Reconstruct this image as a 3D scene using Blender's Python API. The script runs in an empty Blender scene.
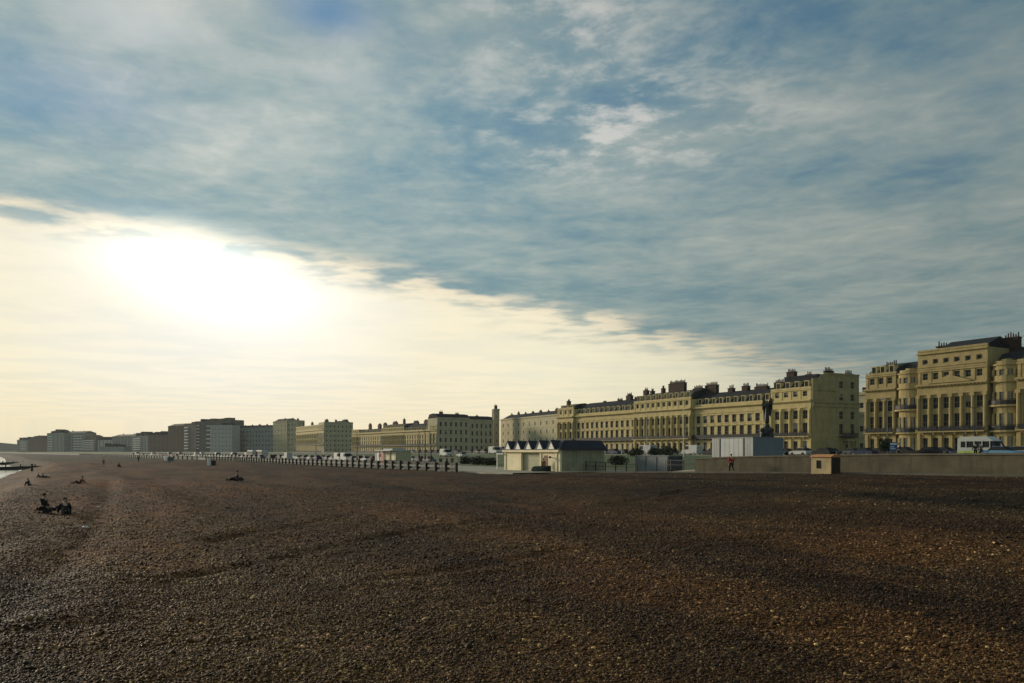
import bpy, bmesh, math, random
import numpy as np
from mathutils import Vector, Matrix
random.seed(7); np.random.seed(7)
C = bpy.context.scene.collection
SC = bpy.context.scene
R = math.radians
F = 800.0; HZ = 451.5; EYE = 2.4          # focal length in pixels, horizon row, eye height above z=0

# ------------------------------------------------------------------ camera
cam = bpy.data.cameras.new('camera'); co = bpy.data.objects.new('camera', cam); C.objects.link(co)
co.location = (0, 0, EYE); co.rotation_euler = (R(90), 0, 0)
cam.sensor_width = 36; cam.lens = 36*F/1024; cam.shift_y = (HZ-341.5)/1024
cam.clip_start = .1; cam.clip_end = 20000
SC.camera = co

# ------------------------------------------------------------------ view
SC.view_settings.view_transform = 'Standard'; SC.view_settings.look = 'None'
SC.view_settings.exposure = 0; SC.view_settings.gamma = 1

# ------------------------------------------------------------------ world
SUN_AZ, SUN_EL = -48.0, 13.0
W = bpy.data.worlds.new('World'); SC.world = W; W.use_nodes = True
nt = W.node_tree; nt.nodes.clear()
class NB:
    def __init__(s, nt): s.nt = nt
    def _in(s, sock, v):
        if isinstance(v, bpy.types.NodeSocket): s.nt.links.new(v, sock)
        else: sock.default_value = v
    def m(s, op, a, b=None, c=None, clamp=False):
        n = s.nt.nodes.new('ShaderNodeMath'); n.operation = op; n.use_clamp = clamp
        for i, v in enumerate((a, b, c)):
            if v is not None: s._in(n.inputs[i], v)
        return n.outputs[0]
    def vm(s, op, a, b=None):
        n = s.nt.nodes.new('ShaderNodeVectorMath'); n.operation = op
        s._in(n.inputs[0], a)
        if b is not None: s._in(n.inputs[1], b)
        return n.outputs['Value'] if op in ('DOT_PRODUCT', 'LENGTH') else n.outputs[0]
    def ss(s, x, lo, hi, a=0., b=1.):
        n = s.nt.nodes.new('ShaderNodeMapRange'); n.interpolation_type = 'SMOOTHSTEP'
        s._in(n.inputs[0], x); n.inputs[1].default_value = lo; n.inputs[2].default_value = hi
        n.inputs[3].default_value = a; n.inputs[4].default_value = b
        return n.outputs[0]
    def mix(s, f, a, b, bt='MIX'):
        n = s.nt.nodes.new('ShaderNodeMix'); n.data_type = 'RGBA'; n.blend_type = bt
        s._in(n.inputs[0], f)
        for k, v in ((6, a), (7, b)):
            s._in(n.inputs[k], v if isinstance(v, bpy.types.NodeSocket) else (*v[:3], 1))
        return n.outputs[2]
    def ramp(s, f, stops):
        n = s.nt.nodes.new('ShaderNodeValToRGB'); s._in(n.inputs[0], f); e = n.color_ramp.elements
        while len(e) < len(stops): e.new(.5)
        for i, (p, c) in enumerate(stops): e[i].position = p; e[i].color = (*c[:3], 1)
        return n.outputs[0]
    def noise(s, v, scale, detail=4, rough=.5, dist=0):
        n = s.nt.nodes.new('ShaderNodeTexNoise'); s._in(n.inputs['Vector'], v)
        n.inputs['Scale'].default_value = scale; n.inputs['Detail'].default_value = detail
        n.inputs['Roughness'].default_value = rough; n.inputs['Distortion'].default_value = dist
        return n.outputs[0]
    def xyz(s, x, y, z):
        n = s.nt.nodes.new('ShaderNodeCombineXYZ')
        for i, v in enumerate((x, y, z)): s._in(n.inputs[i], v)
        return n.outputs[0]
    def sep(s, v):
        n = s.nt.nodes.new('ShaderNodeSeparateXYZ'); s._in(n.inputs[0], v); return n.outputs
    def vscale(s, v, k):
        n = s.nt.nodes.new('ShaderNodeVectorMath'); n.operation = 'SCALE'; s._in(n.inputs[0], v); s._in(n.inputs[3], k); return n.outputs[0]
b = NB(nt)
tc = nt.nodes.new('ShaderNodeTexCoord')
d = b.vm('NORMALIZE', tc.outputs['Generated'])
dx, dy, dz = b.sep(d)
zc = b.m('MAXIMUM', dz, .035)
U = b.m('DIVIDE', dx, zc); V = b.m('DIVIDE', dy, zc)
P = b.xyz(U, V, 3.7)
# edge of the cloud deck is a straight line in the cloud plane
edge = b.noise(P, .75, 5, .55); edge2 = b.noise(P, 3.2, 4, .5)
q0 = b.m('SUBTRACT', b.m('SUBTRACT', dy, b.m('MULTIPLY', dx, 1.15)), b.m('MULTIPLY', dz, 5.67))
q = b.m('ADD', q0, b.m('MULTIPLY', b.m('SUBTRACT', edge, .5), .34))
q = b.m('ADD', q, b.m('MULTIPLY', b.m('SUBTRACT', edge2, .5), .10))
clear = b.ss(q, -.10, .19)
# deck
rot = b.xyz(b.m('ADD', U, b.m('MULTIPLY', V, .35)), b.m('MULTIPLY', b.m('SUBTRACT', V, b.m('MULTIPLY', U, .3)), .95), 1.3)
n1 = b.noise(rot, 1.15, 8, .56, .25)
n2 = b.noise(rot, 4.2, 6, .6, .3)
n3 = b.noise(P, .55, 2, .5)
n4 = b.noise(rot, 11., 5, .6, .2)
big = b.m('ADD', b.m('ADD', b.m('MULTIPLY', n1, .56), b.m('MULTIPLY', n2, .32)), b.m('MULTIPLY', n4, .12))
big = b.m('ADD', big, b.m('MULTIPLY', b.m('SUBTRACT', n3, .5), .25))
deck = b.ramp(big, [(.34, (.115, .27, .42)), (.425, (.205, .335, .41)), (.485, (.275, .385, .425)), (.54, (.35, .44, .45)), (.61, (.46, .52, .505)), (.70, (.68, .68, .63))])
def blob(px, py, r):
    z = (HZ-py)/F; u0 = (px-512)/F/z; v0 = 1/z
    e = b.m('ADD', b.m('POWER', b.m('SUBTRACT', U, u0), 2.), b.m('POWER', b.m('SUBTRACT', V, v0), 2.))
    return b.m('POWER', 2.718, b.m('MULTIPLY', e, -1/(r*r)))
puff = b.m('MULTIPLY', b.m('ADD', blob(625, 130, .42), b.m('MULTIPLY', blob(560, 20, .22), .8)), b.ss(b.m('ADD', b.m('MULTIPLY', n2, .6), b.m('MULTIPLY', n4, .4)), .46, .66))
deck = b.mix(b.m('MINIMUM', b.m('MULTIPLY', puff, 1.), .85), deck, (.78, .76, .72))
puf2 = b.m('MULTIPLY', b.m('ADD', blob(135, 20, .16), b.m('MULTIPLY', blob(370, 75, .2), .5)), b.ss(n1, .42, .6))
deck = b.mix(b.m('MULTIPLY', puf2, .7), deck, (.62, .65, .65))
deck = b.mix(b.m('MULTIPLY', b.m('ADD', blob(328, 12, .11), b.m('MULTIPLY', blob(55, 95, .3), .55)), .75), deck, (.06, .22, .46))
low = b.mix(b.ss(big, .35, .65), (.235, .345, .345), (.385, .455, .415))
deck = b.mix(b.ss(dz, .10, .42, .85, .1), deck, low)
fall = b.ss(dx, -.30, .62, 1.06, .66)
deck = b.vscale(deck, fall)
topd = b.ss(dz, .30, .56, 1., .84); deck = b.vscale(deck, topd)
sdir = Vector((math.sin(R(-19.6))*math.cos(R(12.4)), math.cos(R(-19.6))*math.cos(R(12.4)), math.sin(R(12.4))))
dot = b.vm('DOT_PRODUCT', d, tuple(sdir))
side = b.m('MULTIPLY', b.m('MAXIMUM', b.m('SUBTRACT', b.m('MULTIPLY', dx, -1.), .62), 0.), 1.15)
dd = b.m('ADD', dot, side, clamp=True)
clr = b.ramp(b.m('MULTIPLY', b.m('SUBTRACT', dd, .6), 2.5), [(0, (.20, .25, .25)), (.32, (.36, .40, .35)), (.60, (.76, .72, .53)), (.80, (.93, .86, .64)), (.92, (.96, .88, .66)), (.965, (.98, .92, .75)), (1, (1., .96, .84))])
clr = b.mix(b.ss(dz, .01, .11, .55, 0.), clr, b.mix(1., clr, (1., .90, .74), 'MULTIPLY'))
wisp = b.noise(b.xyz(b.m('MULTIPLY', U, 1.), V, 0.), .9, 5, .55)
clr = b.mix(b.m('MULTIPLY', b.ss(wisp, .40, .62), .34), clr, b.mix(1., clr, (.78, .86, .96), 'MULTIPLY'))
# sun-lit rim of the deck
rim = b.m('MULTIPLY', b.ss(q, -.17, .0), b.ss(edge2, .36, .60))
rim = b.m('MULTIPLY', rim, b.ss(dot, .70, .95, .5, 1.))
rimc = b.mix(b.ss(dot, .75, .97), (.60, .48, .31), (1., .86, .62))
deck = b.mix(b.m('MULTIPLY', rim, .85), deck, rimc)
sky = b.mix(clear, deck, clr)
dyc = b.m('MAXIMUM', dy, .05)
ga = b.m('ADD', b.m('DIVIDE', dx, dyc), .385); gb = b.m('SUBTRACT', b.m('DIVIDE', dz, dyc), .236)
gl1 = b.m('DIVIDE', b.m('SUBTRACT', b.m('MULTIPLY', ga, .95), b.m('MULTIPLY', gb, .31)), .125)
gl2 = b.m('DIVIDE', b.m('ADD', b.m('MULTIPLY', ga, .31), b.m('MULTIPLY', gb, .95)), .055)
glow = b.m('POWER', 2.718, b.m('MULTIPLY', b.m('ADD', b.m('MULTIPLY', gl1, gl1), b.m('MULTIPLY', gl2, gl2)), -1.))
glow = b.m('MULTIPLY', glow, b.ss(dy, .05, .3))
glow = b.m('MULTIPLY', glow, b.ss(q, -.28, .10, .12, 1.))
sky = b.mix(1., sky, b.vscale(b.xyz(1.0, .97, .86), b.m('MULTIPLY', glow, .9)), 'ADD')
sky = b.mix(b.ss(dz, -.05, .0), (.10, .10, .08), sky)
nish = nt.nodes.new('ShaderNodeTexSky'); nish.sky_type = 'NISHITA'; nish.sun_disc = False
nish.sun_elevation = R(SUN_EL); nish.sun_rotation = R(SUN_AZ)
bg1 = nt.nodes.new('ShaderNodeBackground'); bg1.inputs[1].default_value = .06; nt.links.new(nish.outputs[0], bg1.inputs[0])
bg2 = nt.nodes.new('ShaderNodeBackground'); bg2.inputs[1].default_value = 1.; nt.links.new(sky, bg2.inputs[0])
cover = b.m('MAXIMUM', b.ss(big, .34, .46, .80, 1.), clear)
mx = nt.nodes.new('ShaderNodeMixShader'); nt.links.new(cover, mx.inputs[0]); nt.links.new(bg1.outputs[0], mx.inputs[1]); nt.links.new(bg2.outputs[0], mx.inputs[2])
wo = nt.nodes.new('ShaderNodeOutputWorld'); nt.links.new(mx.outputs[0], wo.inputs[0])
try: W.cycles.sampling_method = 'MANUAL'; W.cycles.sample_map_resolution = 1024
except Exception: pass
# ------------------------------------------------------------------ sun (veiled by cloud)
sl = bpy.data.lights.new('sun', 'SUN'); so = bpy.data.objects.new('sun', sl); C.objects.link(so)
sl.energy = 3.1; sl.angle = R(9); sl.color = (1., .86, .66)
sv = Vector((math.sin(R(SUN_AZ))*math.cos(R(SUN_EL)), math.cos(R(SUN_AZ))*math.cos(R(SUN_EL)), math.sin(R(SUN_EL))))
so.rotation_euler = sv.to_track_quat('Z', 'Y').to_euler()

# ================================================================== materials
MAT = {}
def mat(name, col, rough=.8, var=.25, scale=3., bump=0., metal=0., spec=.3, streak=0.):
    if name in MAT: return MAT[name]
    m = bpy.data.materials.new(name); m.use_nodes = True; t = m.node_tree; n = NB(t)
    bs = t.nodes['Principled BSDF']; tcn = t.nodes.new('ShaderNodeTexCoord'); o = tcn.outputs['Object']
    a = n.noise(o, scale, 5, .6); c2 = n.mix(n.ss(a, .3, .7), [x*(1-var) for x in col], [min(1, x*(1+var)) for x in col])
    if streak:
        mp = t.nodes.new('ShaderNodeMapping'); mp.inputs['Scale'].default_value = (1.6, 1.6, .16); t.links.new(o, mp.inputs[0])
        st = n.noise(mp.outputs[0], 1.3, 5, .65)
        c2 = n.mix(n.m('MULTIPLY', n.ss(st, .48, .72), streak), c2, [x*.45 for x in col])
    t.links.new(c2, bs.inputs['Base Color'])
    bs.inputs['Roughness'].default_value = rough; bs.inputs['Metallic'].default_value = metal
    bs.inputs['Specular IOR Level'].default_value = spec
    if bump:
        bp = t.nodes.new('ShaderNodeBump'); bp.inputs['Strength'].default_value = bump; bp.inputs['Distance'].default_value = .05
        t.links.new(n.noise(o, scale*4, 4, .6), bp.inputs['Height']); t.links.new(bp.outputs[0], bs.inputs['Normal'])
    MAT[name] = m; return m
STUCCO = mat('cream_stucco', (.53, .425, .195), .85, .13, .5, .2, streak=.35)
STUCCO3 = mat('shaded_cream_stucco', (.28, .245, .125), .85, .15, .5, .2, streak=.5)  # cream stucco with the shade of the sunless side put into its colour
STUCCO2 = mat('pale_stucco', (.56, .48, .26), .85, .13, .5, .2, streak=.35)
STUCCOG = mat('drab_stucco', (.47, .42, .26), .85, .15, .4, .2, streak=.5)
STUCCOW = mat('weathered_stucco', (.46, .40, .24), .85, .15, .4, .2, streak=.4)
SLATE = mat('slate', (.028, .030, .036), .9, .4, 2., .2, spec=.1)
STUCCOR = mat('dimmed_cream_stucco', (.36, .28, .125), .85, .15, .5, .2, streak=.4)  # cream stucco darkened to paint in the light falling off rightwards
LEAD = mat('lead_grey', (.12, .15, .16), .6, .3, 1.)
BRICK = mat('dark_brick', (.045, .028, .020), .9, .4, 2., .3)  # near-black chimney brick with a mottled tone
POT = mat('clay_pot', (.07, .045, .035), .9)
IRON = mat('black_iron', (.018, .018, .02), .5, .2)
WHITE = mat('white_paint', (.72, .70, .62), .5, .08)
GLASS = mat('dark_window_glass', (.018, .020, .022), .3, .3, 1., spec=.12)
BLIND = mat('window_blind', (.26, .25, .20), .7, .3, 1.)
TIMBER = mat('dark_timber', (.035, .032, .026), .8, .4, 5., .3)
CONC = mat('pale_concrete', (.26, .24, .18), .9, .2, .6, .2)
WALLC = mat('wall_render', (.105, .088, .056), .95, .22, .8, .3, streak=.5)
ASPH = mat('asphalt', (.05, .05, .05), .9, .2, .8)
PAINT = mat('road_paint', (.7, .7, .66), .7)
GRASS = mat('lawn_grass', (.045, .075, .018), .95, .45, .25, .5)
SKIN = mat('skin', (.45, .28, .19), .6, .05)
BRONZE = mat('dark_bronze', (.025, .024, .02), .5, .3)
STONE = mat('grey_stone', (.25, .24, .2), .9, .2)

# ================================================================== helpers
def link(o, parent=None):
    C.objects.link(o)
    if parent is not None: o.parent = parent
    return o
def tag(o, label=None, cat=None, group=None, kind=None):
    if label: o['label'] = label
    if cat: o['category'] = cat
    if group: o['group'] = group
    if kind: o['kind'] = kind
    return o
def empty(name, loc, rz, label, cat, group=None):
    o = bpy.data.objects.new(name, None); o.location = loc; o.rotation_euler = (0, 0, rz); o.empty_display_size = .3
    link(o); return tag(o, label, cat, group)
class MB:
    """collects shapes and links them as one mesh"""
    def __init__(s): s.v = []; s.f = []; s.mi = []; s.sm = []
    def add(s, vs, fs, mi=0, sm=False):
        o = len(s.v); s.v += [tuple(p) for p in vs]; s.f += [tuple(i+o for i in f) for f in fs]; s.mi += [mi]*len(fs); s.sm += [sm]*len(fs)
    def box(s, x0, x1, y0, y1, z0, z1, mi=0):
        s.add([(x0,y0,z0),(x1,y0,z0),(x1,y1,z0),(x0,y1,z0),(x0,y0,z1),(x1,y0,z1),(x1,y1,z1),(x0,y1,z1)],
              [(0,3,2,1),(4,5,6,7),(0,1,5,4),(1,2,6,5),(2,3,7,6),(3,0,4,7)], mi)
    def prism(s, poly, axis, a0, a1, mi=0):
        """poly in the two other axes, extruded along axis"""
        n = len(poly)
        def pt(p, a):
            return {'x': (a, p[0], p[1]), 'y': (p[0], a, p[1]), 'z': (p[0], p[1], a)}[axis]
        s.add([pt(p, a0) for p in poly]+[pt(p, a1) for p in poly],
              [tuple(range(n))[::-1], tuple(range(n, 2*n))]+[(i, (i+1) % n, n+(i+1) % n, n+i) for i in range(n)], mi)
    def tube(s, p0, p1, r0, r1=None, n=8, mi=0, sm=True):
        r1 = r0 if r1 is None else r1
        p0, p1 = Vector(p0), Vector(p1); ax = (p1-p0).normalized()
        u = ax.orthogonal().normalized(); w = ax.cross(u)
        vs = [p0+(u*math.cos(2*math.pi*i/n)+w*math.sin(2*math.pi*i/n))*r0 for i in range(n)]
        vs += [p1+(u*math.cos(2*math.pi*i/n)+w*math.sin(2*math.pi*i/n))*r1 for i in range(n)]
        s.add(vs, [(i, (i+1) % n, n+(i+1) % n, n+i) for i in range(n)], mi, sm)
        s.add(vs, [tuple(range(n))[::-1], tuple(range(n, 2*n))], mi)
    def ball(s, c, r, n=10, mi=0, sc=(1, 1, 1)):
        m = n//2; vs = []; fs = []
        for j in range(m+1):
            th = math.pi*j/m
            for i in range(n):
                ph = 2*math.pi*i/n; vs.append((c[0]+r*sc[0]*math.sin(th)*math.cos(ph), c[1]+r*sc[1]*math.sin(th)*math.sin(ph), c[2]+r*sc[2]*math.cos(th)))
        for j in range(m):
            for i in range(n): fs.append((j*n+i, (j+1)*n+i, (j+1)*n+(i+1) % n, j*n+(i+1) % n))
        s.add(vs, fs, mi, True)
    def mesh(s, name, mats):
        me = bpy.data.meshes.new(name); me.from_pydata(s.v, [], s.f)
        for m in (mats if isinstance(mats, (list, tuple)) else [mats]): me.materials.append(m)
        me.polygons.foreach_set('material_index', s.mi); me.polygons.foreach_set('use_smooth', s.sm)
        me.validate()
        bm = bmesh.new(); bm.from_mesh(me); bmesh.ops.recalc_face_normals(bm, faces=bm.faces); bm.to_mesh(me); bm.free()
        me.update(); return me
    def build(s, name, mats, parent=None):
        return link(bpy.data.objects.new(name, s.mesh(name, mats)), parent)
def copy_tree(o, parent=None):
    c = o.copy(); C.objects.link(c)
    if parent is not None: c.parent = parent
    for ch in list(o.children): copy_tree(ch, c)
    return c

# ------------------------------------------------------------------ coordinates along the shore: s away from the camera, t towards the sea
A = Vector((-.4836, .8753)); NS = Vector((-.8753, -.4836))
INL = math.atan2(-A.y, -A.x)              # local +x runs towards the viewer along the front, +y inland
def knots(k):
    xs = [a for a, _ in k]; ys = [c for _, c in k]
    return lambda v: np.interp(v, xs, ys)
tsh = knots([(-3000, 11), (240, 11), (330, 20), (560, 34), (790, 51), (1500, 130), (2000, 220), (4000, 700)])
def off(s): return tsh(s)-11
def xy(s, t):                              # t measured from the bent shore line
    tt = t+float(off(s)); return (A.x*s+NS.x*tt, A.y*s+NS.y*tt)
zbase = knots([(-60, .9), (29, .78), (41, .68), (55, .43), (80, -.1), (173, -.35), (400, -.4)])
zinner = knots([(-40, .1), (0, .06), (12, 0), (37, -.42), (80, -.55), (200, -.5)])
def sst(x, a, b_):
    u = np.clip((x-a)/(b_-a), 0, 1); return u*u*(3-2*u)
def vnoise(x, y, seed=0):
    xi = np.floor(x).astype(np.int64); yi = np.floor(y).astype(np.int64); fx = x-xi; fy = y-yi
    fx = fx*fx*(3-2*fx); fy = fy*fy*(3-2*fy)
    def h(i, j):
        n = (i*374761393+j*668265263+seed*362437) & 0x7fffffff
        n = ((n ^ (n >> 13))*1274126177) & 0x7fffffff
        return ((n ^ (n >> 16)) & 0xffff)/65535.-.5
    return (h(xi, yi)*(1-fx)+h(xi+1, yi)*fx)*(1-fy)+(h(xi, yi+1)*(1-fx)+h(xi+1, yi+1)*fx)*fy
def gpt(px, py, h=2.75):
    Y = h*F/(py-HZ); return ((px-512)/F*Y, Y)
TRACKS = [([gpt(150, 590), gpt(330, 548), gpt(450, 530), gpt(560, 520)], .08, .40), ([gpt(215, 540), gpt(300, 522), gpt(365, 511)], .085, .5), ([gpt(-10, 640), gpt(62, 560), gpt(98, 520), gpt(106, 498), gpt(110, 480)], .12, .7),
          ([gpt(380, 590), gpt(560, 560), gpt(760, 552)], .05, .4), ([gpt(560, 512), gpt(700, 504), gpt(900, 500)], .07, .5)]
def tracks(x, y):
    out = np.zeros_like(x)
    for pts, dep, w in TRACKS:
        dm = np.full(x.shape, 1e9)
        for (ax, ay), (bx, by) in zip(pts, pts[1:]):
            vx, vy = bx-ax, by-ay; u = np.clip(((x-ax)*vx+(y-ay)*vy)/(vx*vx+vy*vy), 0, 1)
            dm = np.minimum(dm, (x-ax-u*vx)**2+(y-ay-u*vy)**2)
        dm = np.sqrt(dm)+.25*vnoise(x/1.3, y/1.3, 21)
        out = out-dep*np.exp(-(dm/(w*.75))**2)+dep*.4*np.exp(-((dm-1.7*w)/(w*.7))**2)
    return out
def beach_z(x, y):
    x = np.asarray(x, float); y = np.asarray(y, float)
    s = A.x*x+A.y*y; t = NS.x*x+NS.y*y-off(s)
    z = zinner(s)+(zbase(s)-zinner(s))*sst(-t, 10, 44)
    z = z-np.where(t > 2, (t-2)*.20*sst(t, 1, 6)+0., 0)
    amp = sst(-t, -12, 2)*(1-sst(-t, 34, 46))+.25*sst(-t, 34, 46)
    fade = sst(np.hypot(x, y), 5, 22)
    z = z+amp*fade*(.42*vnoise(s/26+3, t/5.5, 1)+.20*vnoise(s/9, t/2.6, 2)+.09*vnoise(x/2.2, y/2.2, 3))
    z = z+(1-sst(-t, 44, 52))*sst(np.hypot(x, y), 9, 30)*(1-sst(np.hypot(x, y), 150, 260))*(.11*vnoise(s/4.5, t/1.7, 11)+.08*vnoise(s/1.9+9, t/1.1, 12))
    z = z+(1-sst(-t, 40, 50))*(.05*vnoise(x/.9, y/.9, 4)+.03*vnoise(x/.35, y/.35, 5))
    # long storm ridges parallel to the water
    wob = 2.2*vnoise(s/30, s*0+.5, 6)
    z = z+.17*np.exp(-((t+4+wob)/1.5)**2)*sst(s, 14, 45)+.13*np.exp(-((t+19+2*wob)/2.)**2)*sst(s, 20, 60)
    z = z+tracks(x, y)
    z = np.maximum(z, -7)
    drop = sst(-t, 57, 60)*2.5
    return z-drop
def bz(x, y): return float(beach_z(np.array([x]), np.array([y]))[0])
def ray(px, py, Y): return ((px-512)/F*Y, Y, EYE-(py-HZ)/F*Y)
def spot(px, py):
    """the point of the beach seen at that place of the photograph"""
    Y = 5.
    while Y < 600:
        X, _, Z = ray(px, py, Y)
        if Z <= bz(X, Y): break
        Y *= 1.008
    return X, Y, bz(X, Y)

# ================================================================== setting: beach, sea, promenade, lawn, road
def grid_mesh(name, X, Y, Z, m, kind='structure'):
    nr, nc = X.shape
    me = bpy.data.meshes.new(name)
    v = np.stack([X, Y, Z], -1).reshape(-1, 3)
    i = np.arange(nr*nc).reshape(nr, nc)
    f = np.stack([i[:-1, :-1], i[:-1, 1:], i[1:, 1:], i[1:, :-1]], -1).reshape(-1, 4)
    me.vertices.add(len(v)); me.vertices.foreach_set('co', v.ravel())
    me.loops.add(f.size); me.loops.foreach_set('vertex_index', f.ravel())
    me.polygons.add(len(f)); me.polygons.foreach_set('loop_start', np.arange(len(f))*4); me.polygons.foreach_set('loop_total', np.full(len(f), 4))
    me.polygons.foreach_set('use_smooth', np.ones(len(f), bool))
    me.materials.append(m); me.update(calc_edges=True); me.validate()
    o = bpy.data.objects.new(name, me); link(o); tag(o, kind=kind); return o

def shingle_material(pebble=False):
    m = bpy.data.materials.new('shingle' if not pebble else 'pebble'); m.use_nodes = True; t = m.node_tree; n = NB(t)
    bs = t.nodes['Principled BSDF']; geo = t.nodes.new('ShaderNodeNewGeometry'); pos = geo.outputs['Position']
    x, y, z = n.sep(pos); p2 = n.xyz(x, y, 0.)
    # shore-aligned coordinates for long bands
    s_ = n.m('ADD', n.m('MULTIPLY', x, A.x), n.m('MULTIPLY', y, A.y)); t_ = n.m('ADD', n.m('MULTIPLY', x, NS.x), n.m('MULTIPLY', y, NS.y))
    band = n.noise(n.xyz(n.m('MULTIPLY', s_, .035), n.m('MULTIPLY', t_, .22), 0.), 1., 5, .6)
    blot = n.noise(p2, .12, 5, .6, .4)
    red = n.noise(p2, .05, 4, .6)
    if pebble:
        at = t.nodes.new('ShaderNodeAttribute'); at.attribute_name = 'tint'; rnd = at.outputs['Fac']
    else:
        vo = t.nodes.new('ShaderNodeTexVoronoi'); vo.inputs['Scale'].default_value = 22.; t.links.new(p2, vo.inputs['Vector'])
        rnd = n.sep(vo.outputs['Color'])[0]
    pc = n.ramp(rnd, [(0, (.013, .008, .005)), (.28, (.030, .018, .010)), (.52, (.055, .033, .017)), (.72, (.078, .050, .028)), (.90, (.105, .080, .056)), (.975, (.20, .165, .125)), (1, (.46, .42, .34))])
    far = n.ramp(n.m('ADD', n.m('MULTIPLY', n.noise(p2, 5.5, 6, .8), .55), n.m('MULTIPLY', n.noise(p2, .9, 5, .7), .45)), [(.36, (.009, .005, .003)), (.47, (.036, .020, .009)), (.56, (.074, .042, .019)), (.66, (.15, .095, .05))])
    if not pebble:
        dist = n.vm('LENGTH', p2)
        pc = n.mix(n.ss(dist, 14, 45), pc, far)
    tint = n.mix(n.ss(red, .40, .62), (.90, .95, .88), (1.14, .93, .72))
    pc = n.mix(1., pc, tint, 'MULTIPLY')
    lum = n.m('ADD', n.ss(band, .36, .64, .50, 1.30), n.ss(blot, .3, .7, -.25, .25))
    pc = n.mix(1., pc, n.xyz(lum, lum, lum), 'MULTIPLY')
    # wet below the tide line
    pc = n.mix(1., pc, (1.24, .97, .64), 'MULTIPLY')
    pc = n.mix(1., pc, n.mix(n.ss(t_, -38, 4), (.80, .90, .96), (1.36, 1.14, .80)), 'MULTIPLY')
    pc = n.mix(n.m('MULTIPLY', n.ss(s_, 225, 300), .75), pc, (.035, .038, .032))
    wet = n.ss(z, -2.15, -1.55, .45, 1.); pc = n.vscale(pc, wet)
    t.links.new(pc, bs.inputs['Base Color']); bs.inputs['Roughness'].default_value = .62 if pebble else .8
    bs.inputs['Specular IOR Level'].default_value = .16 if pebble else .08
    if not pebble:
        bp = t.nodes.new('ShaderNodeBump'); bp.inputs['Strength'].default_value = .9; bp.inputs['Distance'].default_value = .03
        h = n.m('SUBTRACT', 1., vo.outputs['Distance']); t.links.new(h, bp.inputs['Height'])
        bp2 = t.nodes.new('ShaderNodeBump'); bp2.inputs['Strength'].default_value = .9; bp2.inputs['Distance'].default_value = .35
        t.links.new(n.noise(p2, 1.7, 6, .7), bp2.inputs['Height']); t.links.new(bp.outputs[0], bp2.inputs['Normal'])
        t.links.new(bp2.outputs[0], bs.inputs['Normal'])
    return m
SHING = shingle_material(); PEB = shingle_material(True)
# the ground sheet, polar about the camera, out to the horizon
rr = np.concatenate([[.0], np.geomspace(1.2, 40, 210), np.geomspace(40.4, 500, 260)[0:], np.geomspace(510, 4200, 60)])
front = np.linspace(-52, 52, 620); back = np.linspace(52, 308, 90)[1:]
az = np.radians(np.concatenate([front, back]))
RR, AZ = np.meshgrid(rr, az, indexing='ij')
GX = RR*np.sin(AZ); GY = RR*np.cos(AZ)
beach = grid_mesh('beach', GX, GY, beach_z(GX, GY), SHING)

# sea
ms = bpy.data.materials.new('sea_water'); ms.use_nodes = True; t_ = ms.node_tree; n_ = NB(t_); bs_ = t_.nodes['Principled BSDF']
bs_.inputs['Base Color'].default_value = (.10, .11, .10, 1); bs_.inputs['Roughness'].default_value = .12; bs_.inputs['IOR'].default_value = 1.33
g_ = t_.nodes.new('ShaderNodeNewGeometry'); bp_ = t_.nodes.new('ShaderNodeBump'); bp_.inputs['Strength'].default_value = .5; bp_.inputs['Distance'].default_value = .5
t_.links.new(n_.noise(g_.outputs['Position'], .6, 5, .6), bp_.inputs['Height']); t_.links.new(bp_.outputs[0], bs_.inputs['Normal'])
sx = np.linspace(-4100, 4100, 60)
gx, gy = np.meshgrid(sx, sx, indexing='ij')
SS_, TT_ = np.meshgrid(np.array([-400, -100, 0, 50, 100, 150, 200, 240, 285, 330, 440, 560, 790, 1100, 1500, 2000, 2600]), np.array([0., 12, 40, 120, 400, 1200, 2500]), indexing='ij')
o_ = off(SS_)+TT_
grid_mesh('sea', A.x*SS_+NS.x*o_, A.y*SS_+NS.y*o_, SS_*0-2.2, ms)
# foam line
foam = MB()
fs_ = np.arange(20, 900, 4.)
wv = [(s, 9.0+.8*math.sin(s*.05)+.5*math.sin(s*.17+1)) for s in fs_]
for k in range(len(wv)-1):
    (s0, t0), (s1, t1) = wv[k], wv[k+1]; w0 = .35+.3*math.sin(s0*.11); w1 = .35+.3*math.sin(s1*.11)
    ps = [xy(s0, t0+1.6), xy(s1, t1+1.6), xy(s1, t1+1.9+abs(w1)), xy(s0, t0+1.9+abs(w0))]
    foam.add([(p[0], p[1], -2.19) for p in ps], [(0, 1, 2, 3)])
tag(foam.build('surf', mat('sea_foam', (.75, .75, .72), .8)), 'thin line of white surf along the edge of the shingle', 'surf', kind='stuff')

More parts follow.
